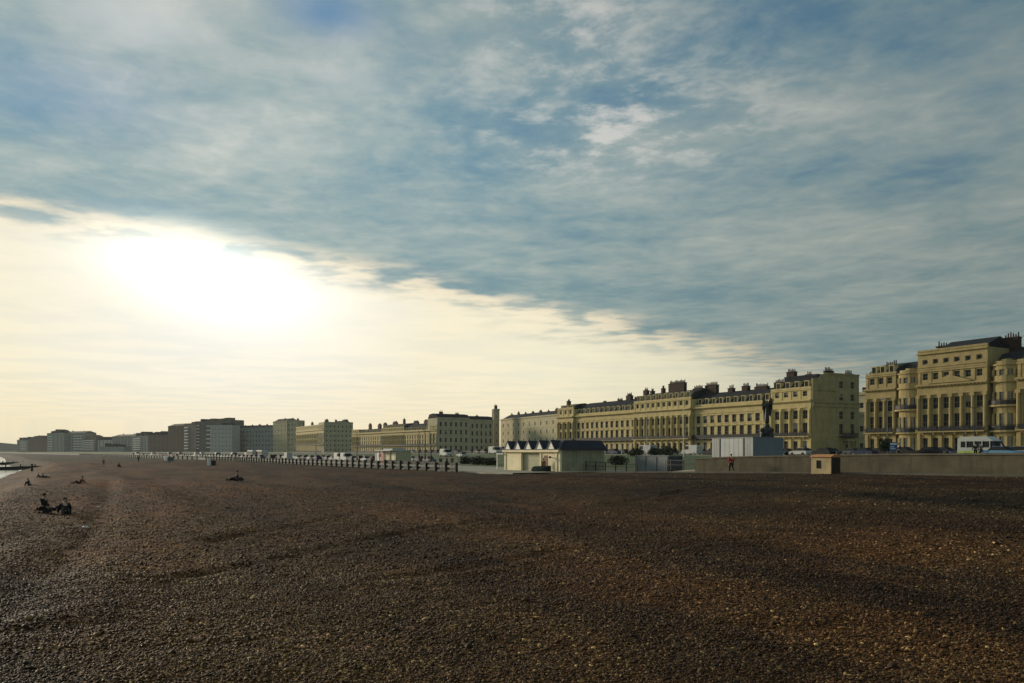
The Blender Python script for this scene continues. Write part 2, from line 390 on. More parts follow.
# promenade, lawn, road
zprom = knots([(-60, 1.95), (29, 1.83), (48, 1.5), (55, 1.1), (66, .28), (75, .08), (85, -.02), (173, -.27), (500, -.3)])
def lawn_z(s, t):
    s = np.asarray(s, float)
    st = 62+20*sst(s, 150, 200)
    return zprom(s)+(1.6-zprom(s))*sst(-np.asarray(t, float), st, 113)
S1 = np.concatenate([np.arange(-60, 75, 3.), np.array([75, 76.2, 78]), np.arange(80, 300, 4.), np.geomspace(304, 2600, 60)])
def strip(name, tt, zf, m, S=S1, kind='structure', front_skirt=0):
    Sg, Tg = np.meshgrid(S, np.array(tt, float), indexing='ij')
    Zg = zf(Sg, Tg)
    o = off(Sg)+Tg
    X = A.x*Sg+NS.x*o; Y = A.y*Sg+NS.y*o
    if front_skirt:
        X = np.concatenate([X[:, :1], X], 1); Y = np.concatenate([Y[:, :1], Y], 1); Zg = np.concatenate([Zg[:, :1]-front_skirt, Zg], 1)
    return grid_mesh(name, X, Y, Zg, m, kind)
Sa = S1[S1 <= 76.2]; Sb = S1[S1 >= 76.2]
strip('promenade', [-55.4, -58, -62], lambda s, t: zprom(s), CONC, Sa, front_skirt=2)
strip('promenade', [-42.2, -46, -52, -62], lambda s, t: zprom(s)+0*t, CONC, Sb, front_skirt=.4)
strip('lawn', np.linspace(-61.95, -112, 16), lambda s, t: lawn_z(s, t)+.02, GRASS)
strip('parking_road', [-63.5, -70, -77], lambda s, t: lawn_z(s, t)+.05, ASPH, S1[S1 > 165])
strip('pavement', [-111.9, -115], lambda s, t: 1.72+0*s*t, CONC, front_skirt=.2)
strip('road', [-114.9, -127, -139.1], lambda s, t: 1.6+0*s*t, ASPH)
strip('pavement', [-139, -300], lambda s, t: 1.72+0*s*t, CONC, S1[S1 < 170], front_skirt=.2)
strip('pavement', [-139, -150], lambda s, t: 1.72+0*s*t, CONC, S1[S1 > 165], front_skirt=.2)
strip('town_ground', [-149.9, -400, -1200, -3200], lambda s, t: 1.66+0*s*t, ASPH, np.concatenate([S1[S1 < 166][::6], S1[S1 > 160]]))
lm = MB()
for k in range(150):
    s0 = -20+k*6
    ps = [xy(s0, -127.06), xy(s0+3, -127.06), xy(s0+3, -126.94), xy(s0, -126.94)]
    lm.add([(p[0], p[1], 1.604) for p in ps], [(0, 1, 2, 3)])
tag(lm.build('road_marking', PAINT), kind='structure')
# low concrete apron at the foot of the wall
strip('path', [-52.6, -55.1], lambda s, t: zbase(s)+.10+0*t, mat('apron_concrete', (.085, .075, .055), .95, .3, .7), S1[(S1 > -40) & (S1 < 77)], front_skirt=.3)
# hills on the horizon
hl = MB()
hs = [(-1900, 2550, 20), (-1780, 2600, 34), (-1690, 2650, 24), (-1640, 2650, 38), (-1540, 2750, 26), (-1450, 2750, 20)]
for (x0, y0, z0), (x1, y1, z1) in zip(hs, hs[1:]):
    hl.add([(x0, y0, -2), (x1, y1, -2), (x1+20, y1+120, z1), (x0+20, y0+120, z0), (x1+40, y1+400, -2), (x0+40, y0+400, -2)], [(0, 1, 2, 3), (3, 2, 4, 5), (0, 3, 5), (1, 4, 2)])
tag(hl.build('hills', mat('hill_scrub', (.05, .06, .04), .95, .3, .01)), kind='structure')

# real pebbles on the near beach
def pebbles():
    bm = bmesh.new(); bmesh.ops.create_icosphere(bm, subdivisions=2, radius=1); bm.verts.ensure_lookup_table()
    hv = np.array([v.co[:] for v in bm.verts]); hf = np.array([[v.index for v in f.verts] for f in bm.faces]); bm.free()
    bm = bmesh.new(); bmesh.ops.create_icosphere(bm, subdivisions=1, radius=1); bm.verts.ensure_lookup_table()
    lv = np.array([v.co[:] for v in bm.verts]); lf = np.array([[v.index for v in f.verts] for f in bm.faces]); bm.free()
    allv = []; allf = []; tint = []; base = 0
    for (y0, y1, dens, smin, smax, tv, tf, half) in ((4.2, 9.5, 760, .010, .023, hv, hf, .74), (9.5, 17, 420, .014, .028, lv, lf, .72), (15, 36, 110, .020, .038, lv, lf, .70), (26, 75, 26, .024, .044, lv, lf, .70), (4.5, 26, 2.2, .030, .058, hv, hf, .72)):
        area = half*(y1*y1-y0*y0)+3.2*(y1-y0); n = int(area*dens)
        yy = np.sqrt(np.random.uniform(y0*y0, y1*y1, n)); xx = np.random.uniform(-1, 1, n)*(half*yy+1.6)
        if y1 > 30:
            keep = np.random.rand(n) < np.clip((y1-yy)/(y1*.55), 0, 1); xx = xx[keep]; yy = yy[keep]; n = len(xx)
        zz = beach_z(xx, yy)
        r = smin+(smax-smin)*np.random.rand(n)**2.2
        sc = np.stack([r*np.random.uniform(.9, 1.5, n), r*np.random.uniform(.75, 1.1, n), r*np.random.uniform(.4, .75, n)], -1)
        an = np.random.uniform(0, 2*math.pi, n); tx = np.random.normal(0, .35, n); ty = np.random.normal(0, .35, n)
        v = tv[None]*sc[:, None]
        v = v*(1+.14*np.random.randn(n, len(tv), 1)) if len(tv) < 20 else v*(1+.05*np.random.randn(n, len(tv), 1))
        x, y, z = v[..., 0], v[..., 1], v[..., 2]
        c, s_ = np.cos(tx)[:, None], np.sin(tx)[:, None]; y, z = y*c-z*s_, y*s_+z*c
        c, s_ = np.cos(ty)[:, None], np.sin(ty)[:, None]; x, z = x*c+z*s_, -x*s_+z*c
        c, s_ = np.cos(an)[:, None], np.sin(an)[:, None]; x, y = x*c-y*s_, x*s_+y*c
        v = np.stack([x+xx[:, None], y+yy[:, None], z+zz[:, None]+sc[:, 2:3]*.35], -1).reshape(-1, 3)
        f = (tf[None]+(np.arange(n)*len(tv))[:, None, None]).reshape(-1, 3)+base
        base += len(v); allv.append(v); allf.append(f); tint.append(np.repeat(np.random.rand(n), len(tv)))
    v = np.concatenate(allv); f = np.concatenate(allf); tn = np.concatenate(tint)
    me = bpy.data.meshes.new('pebbles')
    me.vertices.add(len(v)); me.vertices.foreach_set('co', v.ravel().astype(np.float32))
    me.loops.add(f.size); me.loops.foreach_set('vertex_index', f.ravel().astype(np.int32))
    me.polygons.add(len(f)); me.polygons.foreach_set('loop_start', (np.arange(len(f))*3).astype(np.int32)); me.polygons.foreach_set('loop_total', np.full(len(f), 3, np.int32))
    me.polygons.foreach_set('use_smooth', np.ones(len(f), bool))
    at = me.attributes.new('tint', 'FLOAT', 'POINT'); at.data.foreach_set('value', tn.astype(np.float32))
    me.materials.append(PEB); me.update(calc_edges=True)
    print('pebble faces', len(f))
    tag(link(bpy.data.objects.new('pebbles', me)), 'loose brown and grey flint pebbles covering the near beach', 'pebbles', kind='stuff')
pebbles()

# haze over the whole place
hz = MB(); hz.box(-4500, 4500, -4500, 4500, -9, 48)
hm = bpy.data.materials.new('haze'); hm.use_nodes = True; ht = hm.node_tree; ht.nodes.clear()
pv = ht.nodes.new('ShaderNodeVolumePrincipled'); pv.inputs['Color'].default_value = (.90, .92, .90, 1); pv.inputs['Density'].default_value = .00006; pv.inputs['Anisotropy'].default_value = .2
ho = ht.nodes.new('ShaderNodeOutputMaterial'); ht.links.new(pv.outputs[0], ho.inputs['Volume'])
tag(hz.build('haze', hm), 'thin sea haze in the air over the whole seafront', 'haze', kind='stuff')
# ================================================================== buildings
WINC = {}
SASH = mat('sash_paint', (.30, .28, .21), .6, .1)
def window_mesh(w, h, style='sash', blind=False):
    key = (round(w, 2), round(h, 2), style, blind)
    if key in WINC: return WINC[key]
    m = MB(); f = .07
    if style == 'oval':
        n = 16; ring = [(w/2*math.cos(2*math.pi*i/n), h/2*math.sin(2*math.pi*i/n)) for i in range(n)]
        vo = [(x, 0, z+h/2) for x, z in ring]; vi = [(x*.82, 0, z*.78+h/2) for x, z in ring]
        m.add(vo+vi, [(i, (i+1) % n, n+(i+1) % n, n+i) for i in range(n)], 0)
        m.prism([(x*.83, z*.80+h/2) for x, z in ring], 'y', .03, .05, 1)
    else:
        m.box(-w/2, -w/2+f, 0, .08, 0, h); m.box(w/2-f, w/2, 0, .08, 0, h)
        m.box(-w/2+f, w/2-f, 0, .08, h-f, h); m.box(-w/2+f, w/2-f, 0, .08, 0, f)
        m.box(-w/2+f, w/2-f, .01, .07, h*.5-.03, h*.5+.03)
        m.box(-.015, .015, .02, .06, f, h*.5-.03); m.box(-.015, .015, .02, .06, h*.5+.03, h-f)
        if blind:
            m.box(-w/2+f, w/2-f, .072, .078, h*.55, h-f, 2); m.box(-w/2+f, w/2-f, .078, .09, f, h-f, 1)
        else: m.box(-w/2+f, w/2-f, .078, .09, f, h-f, 1)
    WINC[key] = m.mesh('window', [SASH, GLASS, BLIND]); return WINC[key]
def put_window(par, x, y, z, w, h, style='sash', rz=0, name='window'):
    o = bpy.data.objects.new(name, window_mesh(w, h, style, random.random() < .12)); o.location = (x, y, z); o.rotation_euler.z = rz
    return link(o, par)
def pierced(m, L, bays, rows, z0, z1, y0=0., y1=.45, mi=0, margin=0., x0=0.):
    """front skin with real openings; rows = [(sill, head, width, recess arch)]"""
    bw = (L-2*margin)/bays; zz = z0
    for (a, c, w) in rows:
        if a > zz: m.box(x0, x0+L, y0, y1, zz, a, mi)
        cx = [x0+margin+bw*(i+.5) for i in range(bays)]; xs = x0
        for q_ in cx:
            m.box(xs, q_-w/2, y0, y1, a, c, mi); xs = q_+w/2
        m.box(xs, x0+L, y0, y1, a, c, mi); zz = c
    if zz < z1: m.box(x0, x0+L, y0, y1, zz, z1, mi)
    return [x0+margin+bw*(i+.5) for i in range(bays)]
def railing_mb(m, x0, x1, y, z, h=1.0, n=None):
    m.box(x0, x1, y-.03, y+.03, z+h-.05, z+h); m.box(x0, x1, y-.03, y+.03, z+.08, z+.13)
    n = n or max(2, int((x1-x0)/.16))
    for i in range(n+1):
        x = x0+(x1-x0)*i/n; m.box(x-.018, x+.018, y-.018, y+.018, z, z+h-.05)
    for i in range(max(1, n//6)):
        x = x0+(x1-x0)*(i+.5)/max(1, n//6); m.box(x-.22, x+.22, y-.012, y+.012, z+.3, z+.75)
def chimney(par, x, y, z, w, dth, h, pots=5):
    m = MB(); m.box(x-w/2, x+w/2, y-dth/2, y+dth/2, z, z+h); m.box(x-w/2-.1, x+w/2+.1, y-dth/2-.1, y+dth/2+.1, z+h, z+h+.18)
    for i in range(pots):
        px_ = x-w/2+w*(i+.5)/pots; ph = random.uniform(.6, 1.15)
        m.tube((px_, y, z+h+.18), (px_, y, z+h+.18+ph), .16, .12, 7, 1)
    return m.build('chimney', [BRICK, POT], par)
# storey heights above the pavement
ZB, ZC, ZP = 5.0, 15.0, 18.0
def section(name, label, cat, group, s_far=None, s_near=None, tt=None, org=None, ang=None, L=None, bays=4, depth=14., kind='pavilion', stucco=STUCCO, column=True,
            extra=0, door=True, hs=1., roofh=4., sunk=False, mansard=True, chim=(), ends=(False, False), simple=False):
    if org is None:
        org = (A.x*s_far+NS.x*tt, A.y*s_far+NS.y*tt); ang = INL; L = s_far-s_near
    r = empty(name, (org[0], org[1], 1.66), ang, label, cat, group)
    r.scale = (1, 1, hs)
    pav = kind != 'wing'
    m = MB()
    bw = L/bays; gw = min(1.6, bw*.5); w1 = min(1.75, bw*.54)
    rows = [(.5, 3.6, gw), (5.2, 8.6, w1), (9.7, 12.05, w1)]
    top = ZC+.2
    if pav: rows.append((15.9, 17.3, w1*.9)); top = ZP
    if extra: rows += [(19.2, 20.2, w1*.9)]; top = 21.9
    cx = pierced(m, L, bays, rows, 0, top, margin=.5)
    m.box(0, L, .45, depth, 0, top-.3)
    # rusticated base course, entablature, cornice
    m.box(-.05, L+.05, -.14, 0, 0, .45)
    m.build('wall', stucco, r)
    for i, x in enumerate(cx):
        for k, (a, c, w) in enumerate(rows):
            if k == 0 and door and i % 3 == 1:
                dm = MB(); dm.box(x-w/2, x+w/2, .2, .28, a, c-.5, 0); dm.box(x-w/2, x+w/2, .2, .26, c-.5, c, 1); dm.box(x-w*.3, x+w*.3, .17, .2, a+.3, a+1.1); dm.box(x-w*.3, x+w*.3, .17, .2, a+1.3, c-.8)
                do = dm.build('door', [mat('door_paint', (.03, .03, .035), .5), GLASS], r)
                hd = MB(); hd.ball((x+w*.35, .14, a+1.1), .05, 8); hd.build('handle', mat('brass', (.5, .35, .1), .35, metal=1.), do)
                st = MB(); st.box(x-w*.6, x+w*.6, -.7, -.14, 0, .25); st.build('step', STONE, r); continue
            put_window(r, x, .22, a, w, c-a, 'oval' if (extra and k == 4) else 'sash')
    # mouldings
    e = MB(); e.box(-.06, L+.06, -.26 if pav else -.16, -.002, 12.7, 13.0); e.box(-.04, L+.04, -.2 if pav else -.1, -.002, 13.0, 14.3)
    e.build('entablature', stucco, r)
    c_ = MB(); c_.box(-.12, L+.12, -.5, -.002, 14.3, 14.55); c_.box(-.22, L+.22, -.85, -.002, 14.55, 14.85); c_.box(-.1, L+.1, -.5, -.002, 14.85, 15.0)
    for i in range(int(L/.8)): c_.box(.2+i*.8, .45+i*.8, -.72, -.5, 14.36, 14.55)
    c_.build('cornice', stucco, r)
    sc = MB(); sc.box(-.03, L+.03, -.12, -.002, 4.45, 4.7)
    for x in cx:
        if not column:
            sc.box(x-w1*.75, x+w1*.75, -.22, -.002, 8.75, 8.95); sc.prism([(x-w1*.75, 8.95), (x+w1*.75, 8.95), (x, 9.35)], 'y', -.2, -.002)
            sc.box(x-w1*.7, x+w1*.7, -.16, -.002, 12.1, 12.25)
        sc.box(x-w1*.62, x+w1*.62, -.12, -.002, 9.5, 9.68)
    sc.build('string_course', stucco, r)
    if column:
        xs = [.32]+[(cx[i]+cx[i+1])/2 for i in range(bays-1)]+[L-.32]
        for x in xs:
            cm = MB(); rad = min(.38, bw*.14)
            cm.box(x-rad*1.35, x+rad*1.35, -.62, -.002, ZB+.0, ZB+.45); cm.tube((x, -.30, ZB+.45), (x, -.30, 12.0), rad, rad*.86, 12)
            cm.box(x-rad*1.25, x+rad*1.25, -.62, -.002, 12.0, 12.7); cm.box(x-rad*1.1, x+rad*1.1, -.3, -.002, .45, 4.45)
            cm.build('column', stucco, r)
    if pav:
        p = MB(); p.box(-.08, L+.08, -.25, -.002, ZP-.42, ZP-.15); p.box(-.02, L+.02, -.1, .35, ZP, ZP+.5)
        for x in [.35]+[(cx[i]+cx[i+1])/2 for i in range(bays-1)]+[L-.35]: p.box(x-.3, x+.3, -.09, -.002, 15.0, ZP-.42)
        if extra: p.box(-.08, L+.08, -.25, -.002, 18.5, 18.75); p.box(-.15, L+.15, -.4, -.002, 21.3, 21.6); p.box(-.02, L+.02, -.1, .3, 21.9, 22.3)
        p.build('parapet', stucco, r)
    else:
        p = MB(); p.box(-.02, L+.02, -.06, .3, ZC+.2, ZC+.75); p.build('parapet', stucco, r)
    for x in ([.06, L-.2] if not column else [L-.62]):
        dp = MB(); dp.tube((x+.07, -.09, .3), (x+.07, -.09, 14.2), .055, n=6); dp.build('downpipe', random.choice([IRON, LEAD]), r)
    # balcony
    bl = MB(); bl.box(.1, L-.1, -1.15, -.15, ZB-.25, ZB-.02)
    for x in cx: bl.box(x-.1, x+.1, -.9, -.15, ZB-.7, ZB-.25)
    bal = bl.build('balcony', stucco if pav else IRON, r); rl = MB(); railing_mb(rl, .1, L-.1, -1.08, ZB-.02, 1.05)
    if not pav: rl.box(.12, L-.12, -1.075, -1.062, ZB+.1, ZB+.92)
    else:
        for x in cx: rl.box(x-bw*.36, x+bw*.36, -1.075, -1.062, ZB+.1, ZB+.92)
    rl.build('railing', IRON, bal)
    if not pav or kind == 'centre':
        cn = MB(); cn.prism([(-1.5, ZB+3.0), (-.005, ZB+3.5), (-.005, ZB+3.56), (-1.5, ZB+3.06)], 'x', .1, .3)  # small canopy rib at the party wall
        cn.build('canopy_rib', IRON, r)
    fr = MB(); railing_mb(fr, .1, L-.1, -2.4, 0, 1.1); fr.build('area_railing', IRON, r)
    # roof
    z0 = top
    rm = MB(); rh = roofh
    if mansard:
        rm.prism([(.35, z0), (2.6, z0+rh*.72), (depth*.5, z0+rh), (depth-2.4, z0+rh*.72), (depth-.1, z0)], 'x', .1, L-.1)
    else:
        rm.prism([(.3, z0-.2), (.3, z0+.35), (depth*.5, z0+.6), (depth-.2, z0+.35), (depth-.2, z0-.2)], 'x', .1, L-.1)
    rf = rm.build('roof', SLATE, r)
    if mansard:
        nb = bays
        for x in cx:
            dm = MB(); w = min(1.5, bw*.5); y0 = .62; zt = z0+min(2.35, rh*.66)
            dm.box(x-w/2, x-w/2+.14, y0, y0+1.9, z0+.25, zt); dm.box(x+w/2-.14, x+w/2, y0, y0+1.9, z0+.25, zt)
            dm.box(x-w/2+.14, x+w/2-.14, y0, y0+1.9, z0+.25, z0+.45); dm.box(x-w/2+.14, x+w/2-.14, y0, y0+1.9, zt-.14, zt)
            dm.box(x-w/2-.1, x+w/2+.1, y0-.1, y0+2.0, zt, zt+.12)
            dm.box(x-w/2+.14, x+w/2-.14, y0+.12, y0+.18, z0+.45, zt-.14, 1)
            dm.build('dormer', [STUCCO2, GLASS], rf)
    for (cxx, w, h) in chim: chimney(rf, cxx*L, depth*.42, z0+rh*.7, w, 1.3, h*1.25, max(3, int(w/.45)))
    return r
DEC = [(.02, 2.2, 3.6)]
# ---- the long terrace in the middle right of the picture
G = 'blocks of the long cream terrace in the middle'
section('terrace_pavilion', 'cream four-bay end block with columns and slate roof, right of the monument', 'terrace', G, s_far=164.9, s_near=150.7, tt=-176, bays=4, kind='pavilion', roofh=3.2, chim=[(.16, 2.8, 2.6), (.60, 1.6, 1.6)])
section('terrace_wing', 'cream terrace wing with dormers and no columns, directly left of the monument', 'terrace', G, s_far=198.2, s_near=165.6, tt=-176.8, bays=10, kind='wing', column=False, roofh=4.6, chim=[(.06, 5.2, 3.0), (.33, 2.0, 1.7), (.52, 2.4, 1.9), (.72, 5.0, 1.4), (.93, 3.2, 2.)])
section('terrace_pavilion', 'cream centre block of the long terrace with columns, attic windows and large chimney stacks', 'terrace', G, s_far=228.0, s_near=198.3, tt=-175.6, bays=10, kind='centre', roofh=3.4, chim=[(.10, 1.2, 1.4), (.55, 8.0, 2.8), (.3, 1.0, 1.8), (.9, 4.2, .8)])
section('terrace_wing', 'longer cream terrace wing with twelve dormers, above the right of the chalet', 'terrace', G, s_far=267.6, s_near=228.1, tt=-176.8, bays=12, kind='wing', column=False, roofh=5.0, stucco=STUCCO, chim=[(.55, 3.4, .9), (.70, 2.8, 2.2), (.82, 3.6, 1.), (.95, 2.0, 3.2), (.3, 2.4, .6)])
section('terrace_pavilion', 'narrow three-bay cream block at the left end of the long terrace, above the chalet', 'terrace', G, s_far=279.5, s_near=267.7, tt=-176, bays=3, kind='pavilion', depth=11, roofh=2.2, mansard=True, chim=[(.1, 1.4, 1.5)])

# the side return of the near end block (faces the side street)
def lx(px, Y, tt=None): return Vector(((px-512)/F*Y, Y))
corner = Vector((A.x*150.15+NS.x*-175.97, A.y*150.15+NS.y*-175.97))
INW = math.atan2(-NS.y, -NS.x)          # local +x runs inland
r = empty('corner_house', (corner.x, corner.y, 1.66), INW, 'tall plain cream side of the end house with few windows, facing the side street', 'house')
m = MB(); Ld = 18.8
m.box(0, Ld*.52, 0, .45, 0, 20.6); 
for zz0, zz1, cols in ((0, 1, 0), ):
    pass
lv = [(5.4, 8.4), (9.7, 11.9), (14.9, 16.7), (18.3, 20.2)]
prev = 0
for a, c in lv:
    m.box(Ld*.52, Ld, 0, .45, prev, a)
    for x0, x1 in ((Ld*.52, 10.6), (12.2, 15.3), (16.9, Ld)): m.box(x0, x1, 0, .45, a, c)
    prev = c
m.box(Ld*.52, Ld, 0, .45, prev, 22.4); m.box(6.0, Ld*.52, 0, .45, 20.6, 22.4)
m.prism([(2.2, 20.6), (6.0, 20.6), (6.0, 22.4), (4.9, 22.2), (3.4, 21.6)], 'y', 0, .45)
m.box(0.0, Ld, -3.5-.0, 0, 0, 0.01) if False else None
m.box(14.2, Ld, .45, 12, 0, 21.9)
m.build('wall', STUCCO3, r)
for a, c in lv:
    for x in (11.4, 16.1): put_window(r, x, .2, a, 1.6, c-a)
m = MB(); m.box(-.1, Ld+.1, -.45, -.002, 14.1, 14.5); m.box(-.05, Ld+.05, -.2, -.002, 13.0, 14.1); m.build('cornice', STUCCO3, r)
m = MB(); m.box(-.02, Ld*.52, -.2, -.002, 17.4, 17.7); m.build('string_course', STUCCO3, r)
m = MB(); m.box(6, Ld+.1, -.15, -.002, 22.0, 22.4); m.build('coping', STUCCO3, r)
m = MB(); m.box(10.4, 17.2, -1.2, -.01, 4.7, 4.95); bo = m.build('balcony', IRON, r); m = MB(); railing_mb(m, 10.4, 17.2, -1.15, 4.95, 1.); m.build('railing', IRON, bo)
m = MB(); m.box(12.4, 12.9, -1.8, -1.3, 0, 3.6); m.box(15.3, 15.8, -1.8, -1.3, 0, 3.6); m.box(12.2, 16, -1.9, -.01, 3.6, 4.2); m.build('porch', STUCCO3, r)
m = MB(); m.box(13.3, 14.9, -.1, -.02, 0, 2.7); dd_ = m.build('door', mat('door_paint', (.03, .03, .035), .5), r)
m = MB(); m.box(2.2, Ld-.3, .46, 11.9, 20.0, 21.9); rf = m.build('roof', SLATE, r)
chimney(rf, 7.4, .9, 21.9, 3.2, .9, .9, 6); chimney(rf, 15.5, .9, 21.9, 2.8, .9, .5, 5)

# far side of the side street: low building behind
def block(name, label, cat, px0, px1, Y0, Y1, ztop, depth, wall, rows, cols, roof='flat', group=None, chims=0, winw=1.3, winh=1.7, wall2=None, bandbal=False, roofm=None, windows=True, z0=1.66):
    """plain building whose front runs between two points; further detail by roof type"""
    p0, p1 = lx(px0, Y0), lx(px1, Y1); dv = p1-p0; L = dv.length; ang = math.atan2(dv.y, dv.x)
    r = empty(name, (p0.x, p0.y, z0), ang, label, cat, group); H = ztop-z0
    m = MB(); fl = H/(rows+.35); rws = [(fl*k+fl*.3, fl*k+fl*.3+min(winh, fl*.6), min(winw, L/cols*.6)) for k in range(rows)]
    cx = pierced(m, L, cols, rws, 0, H, margin=.6); m.box(0, L, .45, depth, 0, H-.02); m.build('wall', wall, r)
    if windows:
        for (a, c, w) in rws:
            for x in cx: put_window(r, x, .2, a, w, c-a)
    m = MB()
    for k in range(1, rows): 
        if k in (1, rows-1): m.box(-.05, L+.05, -.15, -.002, fl*k-.1, fl*k+.15)
    m.box(-.15, L+.15, -.4, -.002, H-.5, H-.1); m.box(-.02, L+.02, -.1, .35, H, H+.5); m.build('cornice', wall, r)
    m = MB(); rm = roofm or SLATE
    if roof == 'flat': m.box(.4, L-.1, .4, depth-.1, H, H+.25)
    elif roof == 'pitched': m.prism([(.4, H), (depth*.5, H+3.4), (depth-.2, H)], 'x', .1, L-.1)
    elif roof == 'mansard': m.prism([(.4, H), (2., H+2.6), (depth*.5, H+3.2), (depth-2, H+2.6), (depth-.2, H)], 'x', .1, L-.1)
    elif roof == 'steps':
        m.box(.4, L-.1, .4, depth-.1, H, H+.25); m.box(L*.3, L*.65, 2, depth-2, H+.25, H+4.5); m.box(L*.4, L*.5, 3, depth-4, H+4.5, H+7)
    if roof in ('flat', 'steps'):
        for k in range(max(1, int(L/(9 if Y0 < 1100 else 6)))):
            xx_ = random.uniform(.1, .8)*L; m.box(xx_, xx_+random.uniform(.06, .16)*L, 1.5, depth*.6, H+.25, H+random.uniform(1.2, 3.2)*(1.9 if z0 and Y0 > 1100 else 1))
    rf = m.build('roof', rm, r)
    for k in range(chims): chimney(rf, L*(k+.5)/chims, depth*.45, H+(1.5 if roof != 'flat' else .2), random.uniform(1.6, 3.4), 1., random.uniform(1.6, 3.0), random.randint(3, 6))
    if bandbal:
        for k in range(1, rows):
            m = MB(); m.box(bandbal[0]*L, bandbal[1]*L, -1.3, -.02, fl*k, fl*k+1.15); m.build('balcony', WHITE, r)
    return r
block('town_house', 'pale plain building end glimpsed down the side street between the two cream terraces', 'house', 857, 878, 264, 258, EYE+61*250/800, 10, STUCCOW, 4, 3, group=None)
block('town_house', 'low dark building at the back of the side street, below the pale building end', 'house', 853, 870, 240, 238, EYE+38*238/800, 8, STUCCOG, 2, 3)

# ---- right-hand terrace
G = 'blocks of the right-hand cream terrace'
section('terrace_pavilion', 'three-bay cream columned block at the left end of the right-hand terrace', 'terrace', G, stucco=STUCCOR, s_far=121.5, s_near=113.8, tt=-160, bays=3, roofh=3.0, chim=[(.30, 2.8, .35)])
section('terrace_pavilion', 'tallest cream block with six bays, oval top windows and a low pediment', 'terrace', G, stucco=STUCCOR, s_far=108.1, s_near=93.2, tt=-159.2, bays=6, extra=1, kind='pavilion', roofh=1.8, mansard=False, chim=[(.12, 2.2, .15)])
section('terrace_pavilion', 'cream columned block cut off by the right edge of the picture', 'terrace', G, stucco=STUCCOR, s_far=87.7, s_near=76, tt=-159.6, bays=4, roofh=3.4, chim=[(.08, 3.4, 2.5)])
ped = [o for o in C.objects if o.get('label', '').startswith('tallest')][0]
m = MB(); Lp = 14.9
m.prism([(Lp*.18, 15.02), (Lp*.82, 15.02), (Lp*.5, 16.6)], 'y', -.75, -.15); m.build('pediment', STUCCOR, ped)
# roof rise behind the tallest block
m = MB(); m.prism([(2, 22.2), (7, 24.3), (13, 22.2)], 'x', 3, 13.4); m.build('hipped_roof', SLATE, ped)
def bow(label, s_far, s_near, tt, chims=()):
    Lb = s_far-s_near
    r = empty('bow_fronted_house', (A.x*s_far+NS.x*tt, A.y*s_far+NS.y*tt, 1.66), INL, label, 'terrace', G)
    cx, rad = Lb/2, Lb*.48
    seg = 10; an = [math.pi+math.pi*i/seg for i in range(seg+1)]
    def arc(rr_, k=.62): return [(cx+rr_*math.cos(a), rr_*k*math.sin(a)) for a in an]
    # body of the bow, drum by drum, leaving the window bands recessed
    w = MB(); w.box(0, Lb, .3, 13, 0, 17.4)
    levels = [(0, .6), (3.7, 5.0), (8.2, 10.1), (12.4, 15.6), (16.8, 17.6)]
    for a, c in levels: w.prism(arc(rad)+[(Lb*.98, .3), (Lb*.02, .3)], 'z', a, c)
    for a, c in ((.6, 3.7), (5.0, 8.2), (10.1, 12.4), (15.6, 16.8)):
        for j in (0, 2, 4, 6, 8, 10):
            x, y = arc(rad*.97)[j]; w.box(x-.26, x+.26, y-.14, y+.4, a, c)
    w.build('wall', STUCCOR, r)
    for a, c in ((.6, 3.7), (5.0, 8.2), (10.1, 12.4), (15.6, 16.8)):
        pts = arc(rad*.93)
        for j in (1, 3, 5, 7, 9):
            x, y = pts[j]; p, q_ = Vector(pts[j-1]), Vector(pts[j+1]); dv = q_-p
            put_window(r, (p.x+q_.x)/2, (p.y+q_.y)/2, a, dv.length*.96, c-a, 'sash', math.atan2(dv.y, dv.x))
        bk = MB(); bk.prism(arc(rad*.86)+[(Lb*.9, .3), (Lb*.1, .3)], 'z', a, c); bk.build('inner_wall', BLIND, r)
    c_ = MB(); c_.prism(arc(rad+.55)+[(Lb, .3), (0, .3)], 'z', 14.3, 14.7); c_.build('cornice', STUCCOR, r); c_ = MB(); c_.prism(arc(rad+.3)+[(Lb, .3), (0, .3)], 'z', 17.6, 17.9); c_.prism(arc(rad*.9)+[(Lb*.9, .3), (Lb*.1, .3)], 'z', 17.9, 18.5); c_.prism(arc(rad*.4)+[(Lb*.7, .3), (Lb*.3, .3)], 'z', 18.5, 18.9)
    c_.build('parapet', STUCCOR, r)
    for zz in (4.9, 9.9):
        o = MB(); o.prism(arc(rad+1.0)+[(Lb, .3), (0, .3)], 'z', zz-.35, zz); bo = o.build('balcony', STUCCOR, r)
        ra = MB(); pts = arc(rad+.92)
        for j in range(seg):
            p, q_ = pts[j], pts[j+1]
            ra.tube((p[0], p[1], zz+1.05), (q_[0], q_[1], zz+1.05), .035, n=5); ra.tube((p[0], p[1], zz+.1), (q_[0], q_[1], zz+.1), .03, n=5); ra.add([(p[0], p[1], zz+.14), (q_[0], q_[1], zz+.14), (q_[0], q_[1], zz+.86), (p[0], p[1], zz+.86)], [(0, 1, 2, 3)])
            for k in range(6):
                f = k/6; x, y = p[0]+(q_[0]-p[0])*f, p[1]+(q_[1]-p[1])*f; ra.tube((x, y, zz), (x, y, zz+1.05), .022, n=4)
        ra.build('railing', IRON, bo)
    m = MB(); m.prism([(.4, 17.4), (3, 20.2), (7, 21.2), (12.8, 17.6)], 'x', 0.05, Lb-.05); rf = m.build('roof', SLATE, r)
    for (f, wd, h, z) in chims: chimney(rf, Lb*f, 6.5, z, wd, 1.3, h, max(3, int(wd/.5)))
    return r
bow('narrow curved bow front with iron balconies, left of the tallest block', 113.7, 108.2, -160.8, chims=[(.85, 2., 1.8, 20)])
